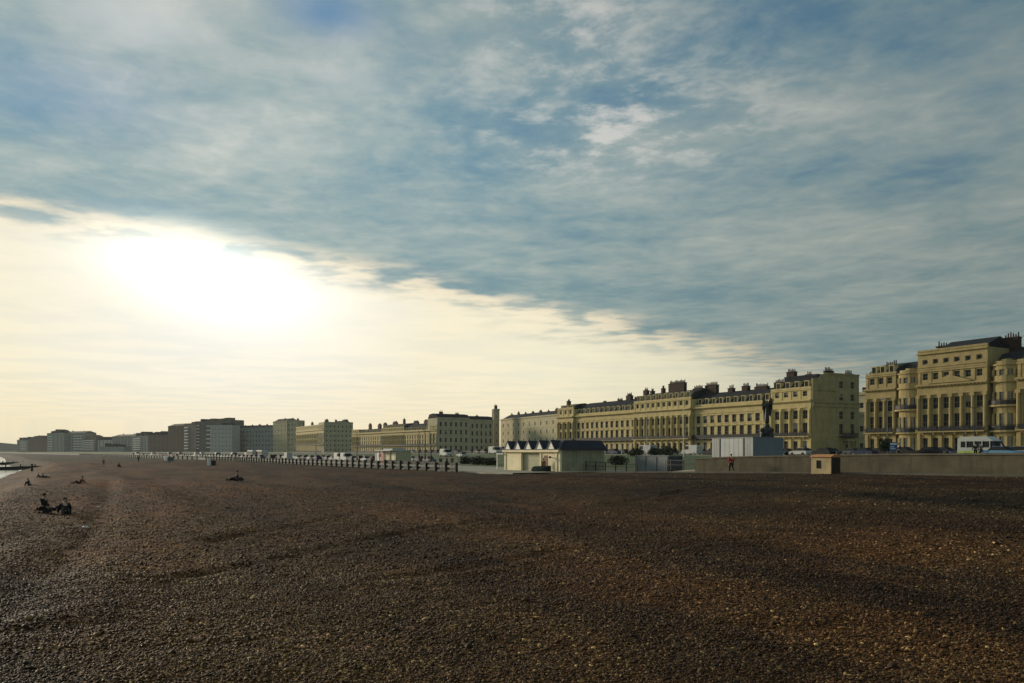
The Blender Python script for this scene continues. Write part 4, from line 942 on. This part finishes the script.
def person(loc, rz, pose, top, bot, label, sc=1., group=None, hair=HAIR):
    P = POSE[pose]; V_ = lambda p: Vector(p)
    r = empty('person', loc, rz, label, 'person', group); r.scale = (sc, sc, sc)
    hip, ch, nk, hd = map(V_, (P['hip'], P['chest'], P['neck'], P['head']))
    up = (nk-ch).normalized(); fwd = Vector((1, 0, 0))
    nd = [(hip, (.15, .11))]; ed = []
    def add(p, r_, fr): nd.append((tuple(p), r_)); ed.append((fr, len(nd)-1)); return len(nd)-1
    mid = add(hip.lerp(ch, .5), (.135, .10), 0); c_ = add(ch, (.165, .115), mid); n_ = add(nk, .055, c_); h1 = add(hd-up*.03, (.082, .088), n_); h2 = add(hd+up*.09, (.072, .078), h1)
    add(hd+Vector((.10, 0, -.01)), .016, h1)
    for k, s_ in enumerate((1, -1)):
        sh = add(ch+Vector((0, .19*s_, 0))+up*.08, .062, c_); e = add(P['el'][k], .045, sh); w_ = add(P['ha'][k], .032, e)
        hv_ = (V_(P['ha'][k])-V_(P['el'][k])).normalized(); palm = add(V_(P['ha'][k])+hv_*.07, (.038, .02), w_); tip = V_(P['ha'][k])+hv_*.16; tip.z = max(tip.z, .02)
        add(tip, (.028, .012), palm)
        hj = add(hip+Vector((0, .10*s_, -.03)), .09, 0); kn = add(P['kn'][k], .06, hj); an = add(P['ft'][k], .042, kn)
        tt_ = V_(P['ft'][k])+(Vector((.17, 0, -.04)) if pose not in ('sit', 'lie', 'lean') else Vector((.07, 0, .14))); tt_.z = max(.03, tt_.z)
        if pose == 'kneel': tt_ = V_(P['ft'][k])+Vector((-.15, 0, -.03))
        add(tt_, (.045, .03), an)
    body = skin_obj('body', nd, ed, SKIN, r)
    # clothes follow the same joints slightly wider
    nd = [(tuple(hip+up*.03), (.172, .132))]; ed = []
    mid = add(hip.lerp(ch, .5), (.160, .125), 0); c_ = add(ch, (.19, .14), mid); add(nk-up*.04, .075, c_)
    for k, s_ in enumerate((1, -1)):
        sh = add(ch+Vector((0, .20*s_, 0))+up*.07, .084, c_); e = add(P['el'][k], .066, sh); add(V_(P['el'][k]).lerp(V_(P['ha'][k]), .92), .05, e)
    skin_obj('jacket', nd, ed, top, r)
    nd = [(tuple(hip), (.168, .125))]; ed = []
    for k, s_ in enumerate((1, -1)):
        hj = add(hip+Vector((0, .10*s_, -.04)), .108, 0); kn = add(P['kn'][k], .078, hj); add(V_(P['kn'][k]).lerp(V_(P['ft'][k]), .9), .06, kn)
    skin_obj('trousers', nd, ed, bot, r)
    m = MB(); m.ball(tuple(hd+up*.055+Vector((-.018, 0, 0))), .105, 12, sc=(1, .92, .95)); m.build('hair', hair, r)
    for k in range(2):
        f = V_(P['ft'][k]); m = MB(); 
        if pose in ('sit', 'lie', 'lean'): m.ball((f.x+.05, f.y, max(.1, f.z+.07)), .1, 10, sc=(.6, .5, 1.2))
        elif pose == 'kneel': m.ball((f.x-.08, f.y, .06), .1, 10, sc=(1.2, .5, .5))
        else: m.ball((f.x+.06, f.y, max(.05, f.z-.03)), .1, 10, sc=(1.4, .5, .5))
        m.build('shoe', BLK, r)
    return r
def onbeach(px, py, dz=0.): x, y, z = spot(px, py); return (x, y, z+dz-.02)
def prs(px, py, rz, pose, top, bot, label, sc=1.): return person(onbeach(px, py), R(rz), pose, top, bot, label, sc)
prs(44.0, 513.2, 5, 'kneel', BLK, BLK, 'upright kneeling person in dark clothes, left of the reclining figure on the shingle', .82)
prs(53.5, 510.5, 238, 'lie', BLK, JEANS, 'person in dark clothes lying propped up between two others on the shingle', .8)
prs(65.5, 514.0, -55, 'lean', BLK, BLK, 'person in black leaning back on both hands, right end of the nearest group', .85)
prs(29.5, 485.5, 190, 'hug', BLK, JEANS, 'lone dark seated person close to the water edge', .72)
prs(40.2, 477.6, 10, 'lean', BLK, BLK, 'left one of the two dark figures sitting together near the water', .6)
prs(44.6, 477.8, 10, 'lean', GRYC, BLK, 'right one of the two dark figures sitting together near the water', .6)
prs(79.5, 483.6, 190, 'lean', BRN, BLK, 'person in dark brown sitting alone halfway up the shingle bank', .75)
prs(237, 481.0, 190, 'sit', BLK, BLK, 'person in black sitting alone on the shingle ridge in front of the fence', 1.1)
prs(103.5, 465.5, 60, 'walk', GRYC, JEANS, 'dim figure in grey walking on the far shingle', .9)
prs(120, 467.2, 180, 'hug', BLK, BLK, 'small dark figure crouched on the far shingle behind the walking figure', 1.)
prs(138.5, 462.0, 90, 'stand', BLK, BLK, 'dark figure standing on the far shingle below the far flats', 1.)
Y_ = 74.; X_ = (731.5-512)/F*Y_; person((X_, Y_, bz(X_, Y_)-.01), R(95), 'walk', REDC, BLK, 'person in a red jacket walking in front of the beach wall', 1.0)
p = hutp(10.9, -.55); person((p[0], p[1], -.1), math.radians(-119), 'stand', BRN, BRN, 'person in brown standing by the chalet door beside the covered dinghy', .95)
bg = empty('bag', onbeach(240.6, 480.8), 0, 'dark bag lying beside the person on the shingle ridge', 'bag')
m = MB(); m.ball((0, 0, .17), .26, 12, sc=(1.3, .8, .7)); m.build('body', BLK, bg); m = MB(); m.tube((-.2, 0, .3), (0, 0, .42), .02); m.tube((0, 0, .42), (.2, 0, .3), .02); m.build('handle', BLK, bg)
# strollers and people by the cars
prom = [(352, 'stand', BLK, 'dark figure standing by the parked cars, left one of a pair behind the fence', -59, .2), (357, 'walk', GRYC, 'grey-coated figure by the parked cars, right one of a pair behind the fence', -59, .2), (441, 'walk', BLK, 'person in black strolling on the promenade behind the fence end', -52, 0), (447, 'stand', GRYC, 'person in grey standing on the promenade near the fence end', -55, 0),
        (452, 'walk', BRN, 'person in brown strolling on the promenade left of the chalet', -57, 0), (372, 'stand', REDC, 'person in red standing at the left end of the kiosk', -56, 0), (420, 'walk', JEANS, 'person in blue walking on the promenade right of the kiosk', -57, 0)]
def onprom(px, t):
    # walk along s until the wanted direction is met
    best = min((abs(512+F*xy(s, t)[0]/xy(s, t)[1]-px), s) for s in np.arange(60, 420, .25) if xy(s, t)[1] > 5)
    s = best[1]; p = xy(s, t); return s, p
for px, po, tp, lb, t, q_ in prom:
    s, p = onprom(px, t); person((p[0], p[1], float(zprom(s))), random.uniform(0, 6.28), po, tp, BLK, lb, 1.)
for px, Y_, po, tp, lb in ((975.5, 97, 'stand', BLK, 'dark figure standing left in front of the pale minibus'), (981, 98, 'walk', GRYC, 'dark figure walking past the middle of the pale minibus'), (1002, 97, 'stand', BLK, 'dark figure standing beside the blue and white car'), (899, 104, 'stand', BLK, 'dark figure beside the blue sign')):
    X_ = (px-512)/F*Y_; person((X_, Y_, 1.62), random.uniform(0, 6.28), po, tp, BLK, lb, 1.05)

# ================================================================== vehicles
TYRE = mat('tyre_rubber', (.015, .015, .015), .8); LAMP = mat('lamp_lens', (.4, .38, .33), .5, spec=.3); TAIL = mat('tail_lens', (.25, .01, .01), .2); CGL = mat('car_glass', (.02, .022, .025), .7, spec=.08)
def paint(name, col): return mat('car_paint_'+name, col, .6, .05, 1., spec=.15)
PAINTS = {'white': (.46, .46, .42), 'silver': (.33, .34, .34), 'black': (.012, .012, .014), 'dark blue': (.015, .03, .07), 'red': (.22, .012, .01), 'dark green': (.012, .035, .022), 'grey': (.09, .09, .095)}
PROF = {  # side outline: body lower, glasshouse; x forward, lengths in metres
 'hatchback': dict(L=3.9, W=1.7, body=[(-1.95, .3), (1.95, .3), (1.97, .62), (1.75, .82), (1.0, .93), (-1.7, .95), (-1.95, .8)], gl=[(-1.72, .94), (1.0, .92), (.35, 1.40), (-.3, 1.45), (-1.35, 1.40)]),
 'saloon': dict(L=4.5, W=1.75, body=[(-2.25, .3), (2.25, .3), (2.27, .62), (2.0, .80), (1.0, .92), (-1.3, .95), (-2.15, .93), (-2.27, .7)], gl=[(-1.45, .94), (1.0, .91), (.35, 1.38), (-.35, 1.43), (-.95, 1.38)]),
 'van': dict(L=5.2, W=1.95, body=[(-2.6, .35), (2.6, .35), (2.62, .85), (2.35, 1.1), (1.7, 1.25), (1.15, 2.2), (.9, 2.3), (-2.5, 2.3), (-2.6, 2.1)], gl=[(.2, 1.3), (1.72, 1.26), (1.24, 2.05), (.2, 2.05)]),
 'minibus': dict(L=5.9, W=2.05, body=[(-2.95, .35), (2.95, .35), (2.97, .95), (2.7, 1.15), (2.2, 1.3), (1.6, 2.25), (1.3, 2.45), (.8, 2.75), (-2.6, 2.75), (-2.95, 2.5)], gl=[(-2.5, 1.35), (2.2, 1.32), (1.72, 2.12), (-2.5, 2.12)]),
 'coach': dict(L=10.5, W=2.5, body=[(-5.25, .4), (5.25, .4), (5.3, 1.6), (5.0, 3.0), (4.8, 3.15), (-5.1, 3.15), (-5.25, 2.9)], gl=[(-5.0, 1.55), (5.27, 1.55), (5.02, 2.7), (-5.0, 2.7)]),
}
def car_parts(kind):
    D = PROF[kind]; w = D['W']/2; L = D['L']; out = {}
    m = MB()
    def shell(poly, wl, wt, z0, z1):
        n = len(poly); f = lambda z: wl+(wt-wl)*max(0, min(1, (z-z0)/(z1-z0)))
        v = [(x, -f(z), z) for x, z in poly]+[(x, f(z), z) for x, z in poly]
        return v, [tuple(range(n)), tuple(range(n, 2*n))[::-1]]+[(i, n+i, n+(i+1) % n, (i+1) % n) for i in range(n)]
    zt = max(z for _, z in D['body']); v, f = shell(D['body'], w, w*(.96 if kind not in ('van', 'minibus', 'coach') else .9), .9, zt+.01); m.add(v, f, 0)
    if kind in ('hatchback', 'saloon'):
        g = D['gl']; zt2 = max(z for _, z in g); m.box(g[-1][0]+.03, g[2][0]-.03, -w*.76, w*.76, zt2-.05, zt2+.02)
    out['body'] = (m, 0)
    m = MB(); ins = .985 if kind in ('van', 'minibus', 'coach') else .93
    zt2 = max(z for _, z in D['gl']); v, f = shell(D['gl'], w*ins*1.0+(.015 if ins > .95 else 0), w*(.76 if ins < .95 else .955), .95, zt2); m.add(v, f, 0); out['windows'] = (m, 1)
    m = MB()
    for xx in ((-L*.31, L*.31)):
        for sy in (-1, 1): m.tube((xx, sy*(w-.17), .32), (xx, sy*(w+.015), .32), .33, n=14)
    out['wheels'] = (m, 2)
    m = MB(); [m.box(L/2-.06, L/2+.03, sy*w*.75-.16, sy*w*.75+.16, .62, .78) for sy in (-1, 1)]; out['lights'] = (m, 3)
    return out
CAR1 = {}
def far_car(kind, colr):
    k = (kind, colr)
    if k not in CAR1:
        ps = car_parts(kind); M_ = MB()
        for nm, (m, mi) in ps.items(): M_.add(m.v, m.f, mi)
        CAR1[k] = M_.mesh('parked_'+('car' if kind in ('hatchback', 'saloon') else kind), [paint(colr, PAINTS[colr]), CGL, TYRE, LAMP])
    return CAR1[k]
def place_far(kind, colr, s, t, z, flip, where, lane):
    me = far_car(kind, colr); p = xy(s, t); o = link(bpy.data.objects.new(me.name.split('.')[0], me))
    d0 = Vector(xy(s+1, t))-Vector(xy(s-1, t)); o.location = (p[0], p[1], z); o.rotation_euler.z = math.atan2(d0.y, d0.x)+(math.pi if flip else 0)+random.uniform(-.02, .02)
    nm = {'hatchback': 'hatchback', 'saloon': 'saloon car'}.get(kind, kind)
    tag(o, '%s %s %s' % (colr, nm, where), {'hatchback': 'car', 'saloon': 'car'}.get(kind, kind), lane)
rc = random.Random(3)
for t, z_, lane, where in ((-65.2, None, 'cars parked nose to tail behind the timber fence', 'in the nearer parked row behind the timber fence'), (-74.8, None, 'cars in the second row behind the timber fence', 'in the second parked row behind the timber fence')):
    s = 172.+(4 if t < -70 else 0)
    while s < 620:
        kind = rc.choices(['hatchback', 'saloon', 'van'], [5, 4, 1.1])[0]
        colr = rc.choices(list(PAINTS), [4, 4, 4, 3, 1.2, .9, 3])[0]
        if kind == 'van': colr = 'white'
        if rc.random() < .9: place_far(kind, colr, s, t, float(lawn_z(s, t))+.05, rc.random() < .5, where, lane)
        s += PROF[kind]['L']+rc.uniform(.7, 1.6)
s = 96.
for t, rngs, lane, where in ((-116.6, (60, 235), 'cars parked along the near kerb of the road', 'parked at the near kerb of the road beyond the lawn'), (-137.4, (62, 330), 'cars parked along the far kerb of the road', 'parked at the far kerb below the terraces')):
    s = rngs[0]
    while s < rngs[1]:
        kind = rc.choices(['hatchback', 'saloon', 'van'], [5, 4, .5])[0]; colr = rc.choices(list(PAINTS), [1.6, 2, 5, 3, .8, 1.5, 3])[0]
        px_ = 512+F*xy(s, t)[0]/xy(s, t)[1]
        ok = rc.random() < .82 and not (t > -120 and (950 < px_ < 1012 or 846 < px_ < 880 or 680 < px_ < 704))
        if ok: place_far(kind, colr, s, t, 1.604, rc.random() < .5, where, lane)
        s += PROF[kind]['L']+rc.uniform(.7, 1.8)
for i, (px, t, z_, kind, colr, lb) in enumerate(((253, -69.8, None, 'coach', 'white', 'left one of two long white coaches behind the timber fence'), (262, -69.9, None, 'coach', 'white', 'right one of two long white coaches behind the timber fence'),
        (446, -100, None, 'van', 'white', 'tall white van on the lawn edge in front of the far terrace end'), (461.5, -98, None, 'hatchback', 'white', 'small white car right of the tall white van, near the square'), (495, -112, None, 'van', 'white', 'cream van just left of the chalet roof'))):
    s, p = onprom(px, t); me = far_car(kind, colr); o = link(bpy.data.objects.new('parked_'+kind, me)); o.location = (p[0], p[1], float(lawn_z(s, t))+.04); o.rotation_euler.z = INL+(math.pi if i % 2 else 0); tag(o, lb, 'car' if kind == 'hatchback' else kind)
def near_car(name, kind, mats_, px, Y, flip, label, cat, z=1.604, extra=None):
    X = (px-512)/F*Y; r = empty(name, (X, Y, z), INL+(math.pi if flip else 0), label, cat)
    for nm, (m, mi) in car_parts(kind).items():
        if nm == 'wheels':
            D = PROF[kind]; w = D['W']/2
            for xx in (-D['L']*.31, D['L']*.31):
                for sy in (-1, 1):
                    q_ = MB(); q_.tube((xx, sy*(w-.17), .32), (xx, sy*(w+.015), .32), .33, n=16); wo_ = q_.build('wheel', TYRE, r)
                    h_ = MB(); h_.tube((xx, sy*(w+.016), .32), (xx, sy*(w+.03), .32), .19, n=12); h_.build('rim', mat('alloy', (.3, .3, .3), .4, metal=.8), wo_)
        elif nm == 'lights':
            D = PROF[kind]; w = D['W']/2; L = D['L']
            for sy in (-1, 1):
                q_ = MB(); q_.box(L/2-.06, L/2+.03, sy*w*.75-.16, sy*w*.75+.16, .62, .78); q_.build('headlight', LAMP, r)
                q_ = MB(); q_.box(-L/2-.03, -L/2+.06, sy*w*.78-.12, sy*w*.78+.12, .68, .86); q_.build('tail_light', TAIL, r)
        else: m.build(nm, mats_[mi], r)
    if extra: extra(r)
    return r
def mb_extra(r):
    w = PROF['minibus']['W']/2
    for x in (-1.75, -.7, .35, 1.35):
        for sy in (-1, 1): q_ = MB(); q_.box(x-.06, x+.06, min(sy*(w-.02), sy*(w+.03)), max(sy*(w-.02), sy*(w+.03)), 1.32, 2.2); q_.build('window_pillar', paint('white', PAINTS['white']), r)
    for sy in (-1, 1): q_ = MB(); q_.box(-2.85, 2.5, min(sy*w, sy*(w+.012)), max(sy*w, sy*(w+.012)), .62, .88); q_.build('stripe', mat('lime_stripe', (.35, .5, .08), .5), r)
near_car('minibus', 'minibus', [paint('white', PAINTS['white']), CGL], 984, 104, False, 'pale minibus with a lime stripe parked behind the wall, tallest vehicle', 'minibus', extra=mb_extra)
near_car('parked_car', 'saloon', [paint('light blue', (.12, .25, .38)), CGL], 1003, 96.5, False, 'light blue car just in front of the nose of the pale minibus', 'car')
near_car('parked_car', 'saloon', [paint('dark blue', PAINTS['dark blue']), CGL], 863.5, 140, True, 'dark blue car above the wall between the two cream terraces', 'car')
near_car('parked_van', 'van', [paint('white', PAINTS['white']), CGL], 692, 186, True, 'white van with a dark windscreen, left of the white hoarding', 'van')
near_car('parked_car', 'hatchback', [paint('black', PAINTS['black']), CGL], 905, 118, False, 'black hatchback just right of the blue sign', 'car')
near_car('parked_car', 'saloon', [paint('black', PAINTS['black']), CGL], 932, 112, False, 'black saloon left of the pale minibus, nearest the wall', 'car')
near_car('parked_car', 'hatchback', [paint('silver', PAINTS['silver']), CGL], 1018, 100, True, 'silver hatchback at the right edge of the picture', 'car')

# ================================================================== promenade kiosk
s, p = onprom(383, -58.5)
r = empty('promenade_kiosk', (xy(s+1.5, -58.5)[0], xy(s+1.5, -58.5)[1], float(zprom(s))), INL, 'open-fronted promenade kiosk with a pale flat roof and red end, behind the fence', 'kiosk')
m = MB(); m.box(-.2, 9.2, -1.2, 3.6, 2.75, 2.95); m.box(1, 6.5, .2, 3.2, 2.952, 3.25); m.build('roof', mat('pale_felt', (.40, .43, .42), .7), r)
m = MB(); m.box(0, 1.9, 0, .15, 0, 2.5); m.build('red_panel', mat('red_board', (.30, .03, .015), .6), r)
for x0, x1 in ((2.4, 5.6), (6.1, 9.0)): m = MB(); m.box(x0, x1, 0, .12, .9, 2.6); m.build('panel', mat('cream_board', (.65, .58, .38), .7), r)
m = MB(); m.box(1.9, 9., .02, .1, 0, .9); m.build('counter', DKR, r)
m = MB(); m.box(0, 9, .2, 3.4, 0, 2.74); m.build('inner_wall', HUTD, r)
for x in (-.1, 2.1, 5.8, 9.05): m = MB(); m.box(x, x+.12, -1.1, -.98, 0, 2.75); m.build('post', IRON, r)

# ================================================================== lamps, poles, signs
def lamp(px, Y, ztop, label, z0, arms=2, col=IRON, w=.09, grp='lamp posts along the seafront'):
    X = (px-512)/F*Y; r = empty('street_lamp', (X, Y, z0), INL, label, 'street lamp', grp); H = ztop-z0
    m = MB(); m.tube((0, 0, 0), (0, 0, .9), w*2, w*1.6, 10); m.tube((0, 0, .9), (0, 0, H), w, w*.65, 8); m.build('pole', col, r)
    for k in range(arms):
        sg = 1 if k else -1
        m = MB(); m.tube((0, 0, H-.15), (sg*.9, 0, H), .05, n=6); a_ = m.build('arm', col, r)
        m = MB(); m.prism([(sg*.75, H-.02), (sg*1.25, H-.02), (sg*1.1, H+.16), (sg*.8, H+.16)], 'y', -.14, .14); m.build('lantern', col, r)
def at_h(py, Y): return EYE-(py-HZ)/F*Y
lamp(336, 250, at_h(433, 250), 'dark lamp post in front of the shaded side of the yellow block', .2, 1)
lamp(316, 270, at_h(438, 270), 'thin lamp post in front of the yellow block with dark bands', .2, 1)
lamp(357, 230, at_h(433, 230), 'lamp post in front of the left end of the far yellow terrace', .2, 1)
lamp(419, 190, at_h(432, 190), 'left one of three lamp posts right of the kiosk', .6, 1, w=.12)
lamp(425, 182, at_h(430, 182), 'middle and tallest of three lamp posts right of the kiosk', .6, 1, w=.12)
lamp(431, 176, at_h(433, 176), 'right one of three lamp posts right of the kiosk', .6, 1, w=.12)
lamp(974.5, 118, at_h(407, 118), 'tall twin-armed lamp post behind the pale minibus', 1.6, 2, w=.07)
lamp(887.5, 128, at_h(399, 128), 'pale lamp post left of the blue sign', 1.6, 1, col=LEAD, w=.08)
lamp(805, 150, at_h(432, 150), 'short dark lamp post in front of the end house corner', 1.6, 1)
def pole(px, Y, top, label, z0, col=WHITE, w=.07):
    X = (px-512)/F*Y; r = empty('pole', (X, Y, z0), 0, label, 'pole', 'bare pale poles on the lawn'); H = top-z0
    m = MB(); m.tube((0, 0, 0), (0, 0, H), w, w*.7, 8); m.build('shaft', col, r); m = MB(); m.ball((0, 0, H+.05), w*1.6, 8); m.build('finial', col, r)
pole(647, 150, at_h(405, 150), 'pale flagpole in front of the centre block of the long terrace', 1.2, w=.05)
pole(683.5, 150, at_h(410, 150), 'tall pale flagpole left of the white van', 1.2, w=.08)
pole(621.5, 130, at_h(446, 130), 'short white post on the grass right of the chalet', .9)
X_ = (893.5-512)/F*112; r = empty('road_sign', (X_, 112, 1.6), R(-25), 'blue rectangular sign on two posts above the beach wall', 'sign')
m = MB(); m.box(-.5, .5, -.03, .03, .9, 2.1); m.build('sign_panel', mat('sign_blue', (.02, .10, .28), .5), r)
m = MB(); m.box(-.4, .4, -.042, -.034, 1.75, 1.95); m.box(-.4, .1, -.042, -.034, 1.4, 1.5); m.box(-.4, .25, -.042, -.034, 1.15, 1.25); m.build('lettering', WHITE, r)
for x in (-.42, .42): m = MB(); m.tube((x, .06, 0), (x, .06, 2.1), .035); m.build('post', LEAD, r)
# banners / round sign near the blue sign
X_ = (885-512)/F*115; r = empty('small_tree', (X_, 115, 1.6), 0, 'small dark clipped tree left of the blue sign', 'tree')
def leafy(name, par, c, rad, n, matl, sz=.14, seed=1):
    rg = np.random.RandomState(seed); d0 = rg.normal(size=(n, 3)); d0 /= np.linalg.norm(d0, axis=1)[:, None]; rr_ = rg.rand(n)**.35
    lump = 1+.28*np.sin(d0[:, 0]*5+seed)*np.cos(d0[:, 1]*4+seed*2)
    p_ = d0*rr_[:, None]*lump[:, None]*np.array(rad)+np.array(c); v = []; f = []
    for i in range(n):
        a = Vector(rg.normal(size=3)).normalized(); u_ = a.orthogonal().normalized()*sz*rg.uniform(.6, 1.4); w_ = a.cross(u_)*.6; q0_ = Vector(p_[i])
        v += [q0_-u_, q0_+w_, q0_+u_, q0_-w_]; f.append((4*i, 4*i+1, 4*i+2, 4*i+3))
    me = bpy.data.meshes.new(name); me.from_pydata([tuple(x) for x in v], [], f); me.materials.append(matl); return link(bpy.data.objects.new(name, me), par)
LEAF = mat('evergreen_leaf', (.030, .045, .018), .8, .5, 1.)
m = MB(); m.tube((0, 0, 0), (0, 0, 1.0), .09, .06); m.build('trunk', TIMBER, r); leafy('crown', r, (0, 0, 1.7), (.75, .75, .95), 900, LEAF)
# bushes on the lawn edge
bush = [(668, 170, 1.9, 'dark rounded bush among the cars left of the white van'), (655, 172, 1.5, 'low dark bush below the centre block of the long terrace'), (618, 128, 1.4, 'dark bush right beside the chalet end wall'), (636, 165, 1.6, 'dark bush on the lawn right of the chalet'), (478, 150, 1.5, 'low hedge clump on the lawn left of the chalet'), (466, 160, 1.3, 'small dark bush left of the low hedge clump'), (490, 145, 1.3, 'dark bush touching the left end of the chalet')]
for i, (px, Y, h, lb) in enumerate(bush):
    X = (px-512)/F*Y; s = A.x*X+A.y*Y; t = NS.x*X+NS.y*Y; r = empty('bush', (X, Y, float(lawn_z(s, t))), 0, lb, 'bush', 'bushes on the lawn')
    m = MB(); m.tube((0, 0, -.1), (0, 0, h*.5), .08, .04); m.build('stem', TIMBER, r); leafy('foliage', r, (0, 0, h*.5), (h*1.1, h*.8, h*.55), 900, LEAF, .16, i+2)
m = MB()
hedge = tag(leafy('hedge', None, (0, 0, 0), (1, 1, 1), 10, LEAF), 'x', 'hedge'); bpy.data.objects.remove(hedge)
# ================================================================== boat, groynes, box on the beach, litter
x, y, z = spot(167.5, 463.0)
r = empty('beached_boat', (x, y, z), INL+.35, 'small white-sided boat with a dark raised bow drawn up on the shingle', 'boat')
m = MB(); L2 = 1.6; st = []
for i in range(11):
    f = i/10; w_ = .62*math.sin(math.pi*(.08+.62*f))**.7; zk = .15+.55*max(0, (.35-f)/.35)**1.6; zt = 1.35+.35*max(0, (.4-f)/.4)
    xk = -L2+2*L2*f+.35*max(0, .3-f); xt = -L2-.45*max(0, (.3-f)/.3)+2*L2*f
    st.append([(xt, -w_, zt), (xk, -w_*.75, zk+.35), (xk, 0, zk), (xk, w_*.75, zk+.35), (xt, w_, zt)])
vs = [p_ for q_ in st for p_ in q_]; m.add(vs, [(i*5+k, i*5+k+1, (i+1)*5+k+1, (i+1)*5+k) for i in range(10) for k in range(4)]+[(50, 51, 52, 53, 54), (0, 4, 3, 2, 1)]+[(i*5, (i+1)*5, (i+1)*5+4, i*5+4) for i in range(10)])
m.build('hull', WHITE, r)
m = MB(); m.tube((-L2-.62, 0, 1.85), (-L2+.25, 0, .5), .14, n=6); m.tube((-L2+.25, 0, .5), (L2, 0, .12), .10, n=6); m.build('keel', BLK, r)
m = MB(); m.box(1.45, 1.62, -.7, .7, .4, 1.45); m.build('transom', LEAD, r)
x, y, z = spot(212, 465.0)
r = empty('winch_box', (x, y, z), INL, 'dark timber box with a white drum on top at the left end of the fence', 'winch')
m = MB(); m.box(-.9, .9, -.6, .6, -.3, .95); m.build('box', TIMBER, r)
m = MB(); m.tube((1.3, -.7, -.2), (1.3, -.7, 1.3), .35, n=14); m.build('drum', WHITE, r)
def groyne(label, s, t0, t1, z0, z1, w=.5):
    a_ = xy(s, t0); b_ = xy(s, t1); dv = Vector(b_)-Vector(a_); r = empty('groyne', (a_[0], a_[1], 0), math.atan2(dv.y, dv.x), label, 'groyne', 'low groynes running into the sea'); L = dv.length
    m = MB(); m.prism([(0, z0-1.6), (0, z0), (L, z1), (L, z1-2.5)], 'y', -w/2, w/2) if False else m.add([(0, -w/2, z0-2), (L, -w/2, z1-3), (L, -w/2, z1), (0, -w/2, z0), (0, w/2, z0-2), (L, w/2, z1-3), (L, w/2, z1), (0, w/2, z0)], [(0, 1, 2, 3), (4, 7, 6, 5), (3, 2, 6, 7), (0, 3, 7, 4), (1, 5, 6, 2)])
    m.build('planking', TIMBER, r); n = int(L/3)
    for i in range(n): f = (i+.5)/n; q_ = MB(); q_.box(L*f-.12, L*f+.12, -w/2-.2, w/2+.2, z0+(z1-z0)*f-1.8, z0+(z1-z0)*f+.45); q_.build('post', TIMBER, r)
groyne('nearest groyne, thin dark line crossing the bright water at the left edge', 236, 3, 44, -1.15, -2.02, .5)
groyne('second groyne out from the camera, dark line above the nearest one', 330, 4, 40, -1.2, -2.0, .8)
x, y, z = spot(32, 471.3); r = empty('mooring_post', (x, y, z), 0, 'dark upright timber post at the water edge', 'post')
m = MB(); m.tube((0, 0, -.5), (0, 0, 1.25), .22, .17, 10); m.build('shaft', TIMBER, r); m = MB(); m.tube((0, 0, 1.25), (0, 0, 1.4), .22, .2, 10); m.build('cap', TIMBER, r)
for px, py, lb, sz in ((98.5, 508, 'crumpled white bag lying on the dark shingle trough', .08), (78, 514, 'small crumpled paper right of the nearest seated group', .045), (85.5, 529, 'small pale paper scrap on the shingle near the left edge', .09)):
    x, y, z = spot(px, py); m = MB(); m.ball((0, 0, .05), sz, 12, sc=(1.4, .9, .6))
    m.v = [(a+random.uniform(-.25, .25)*sz, c+random.uniform(-.25, .25)*sz, d_+random.uniform(-.2, .2)*sz) for a, c, d_ in m.v]; m.sm = [False]*len(m.sm)
    o = m.build('litter', WHITE); o.location = (x, y, z); tag(o, lb, 'litter')
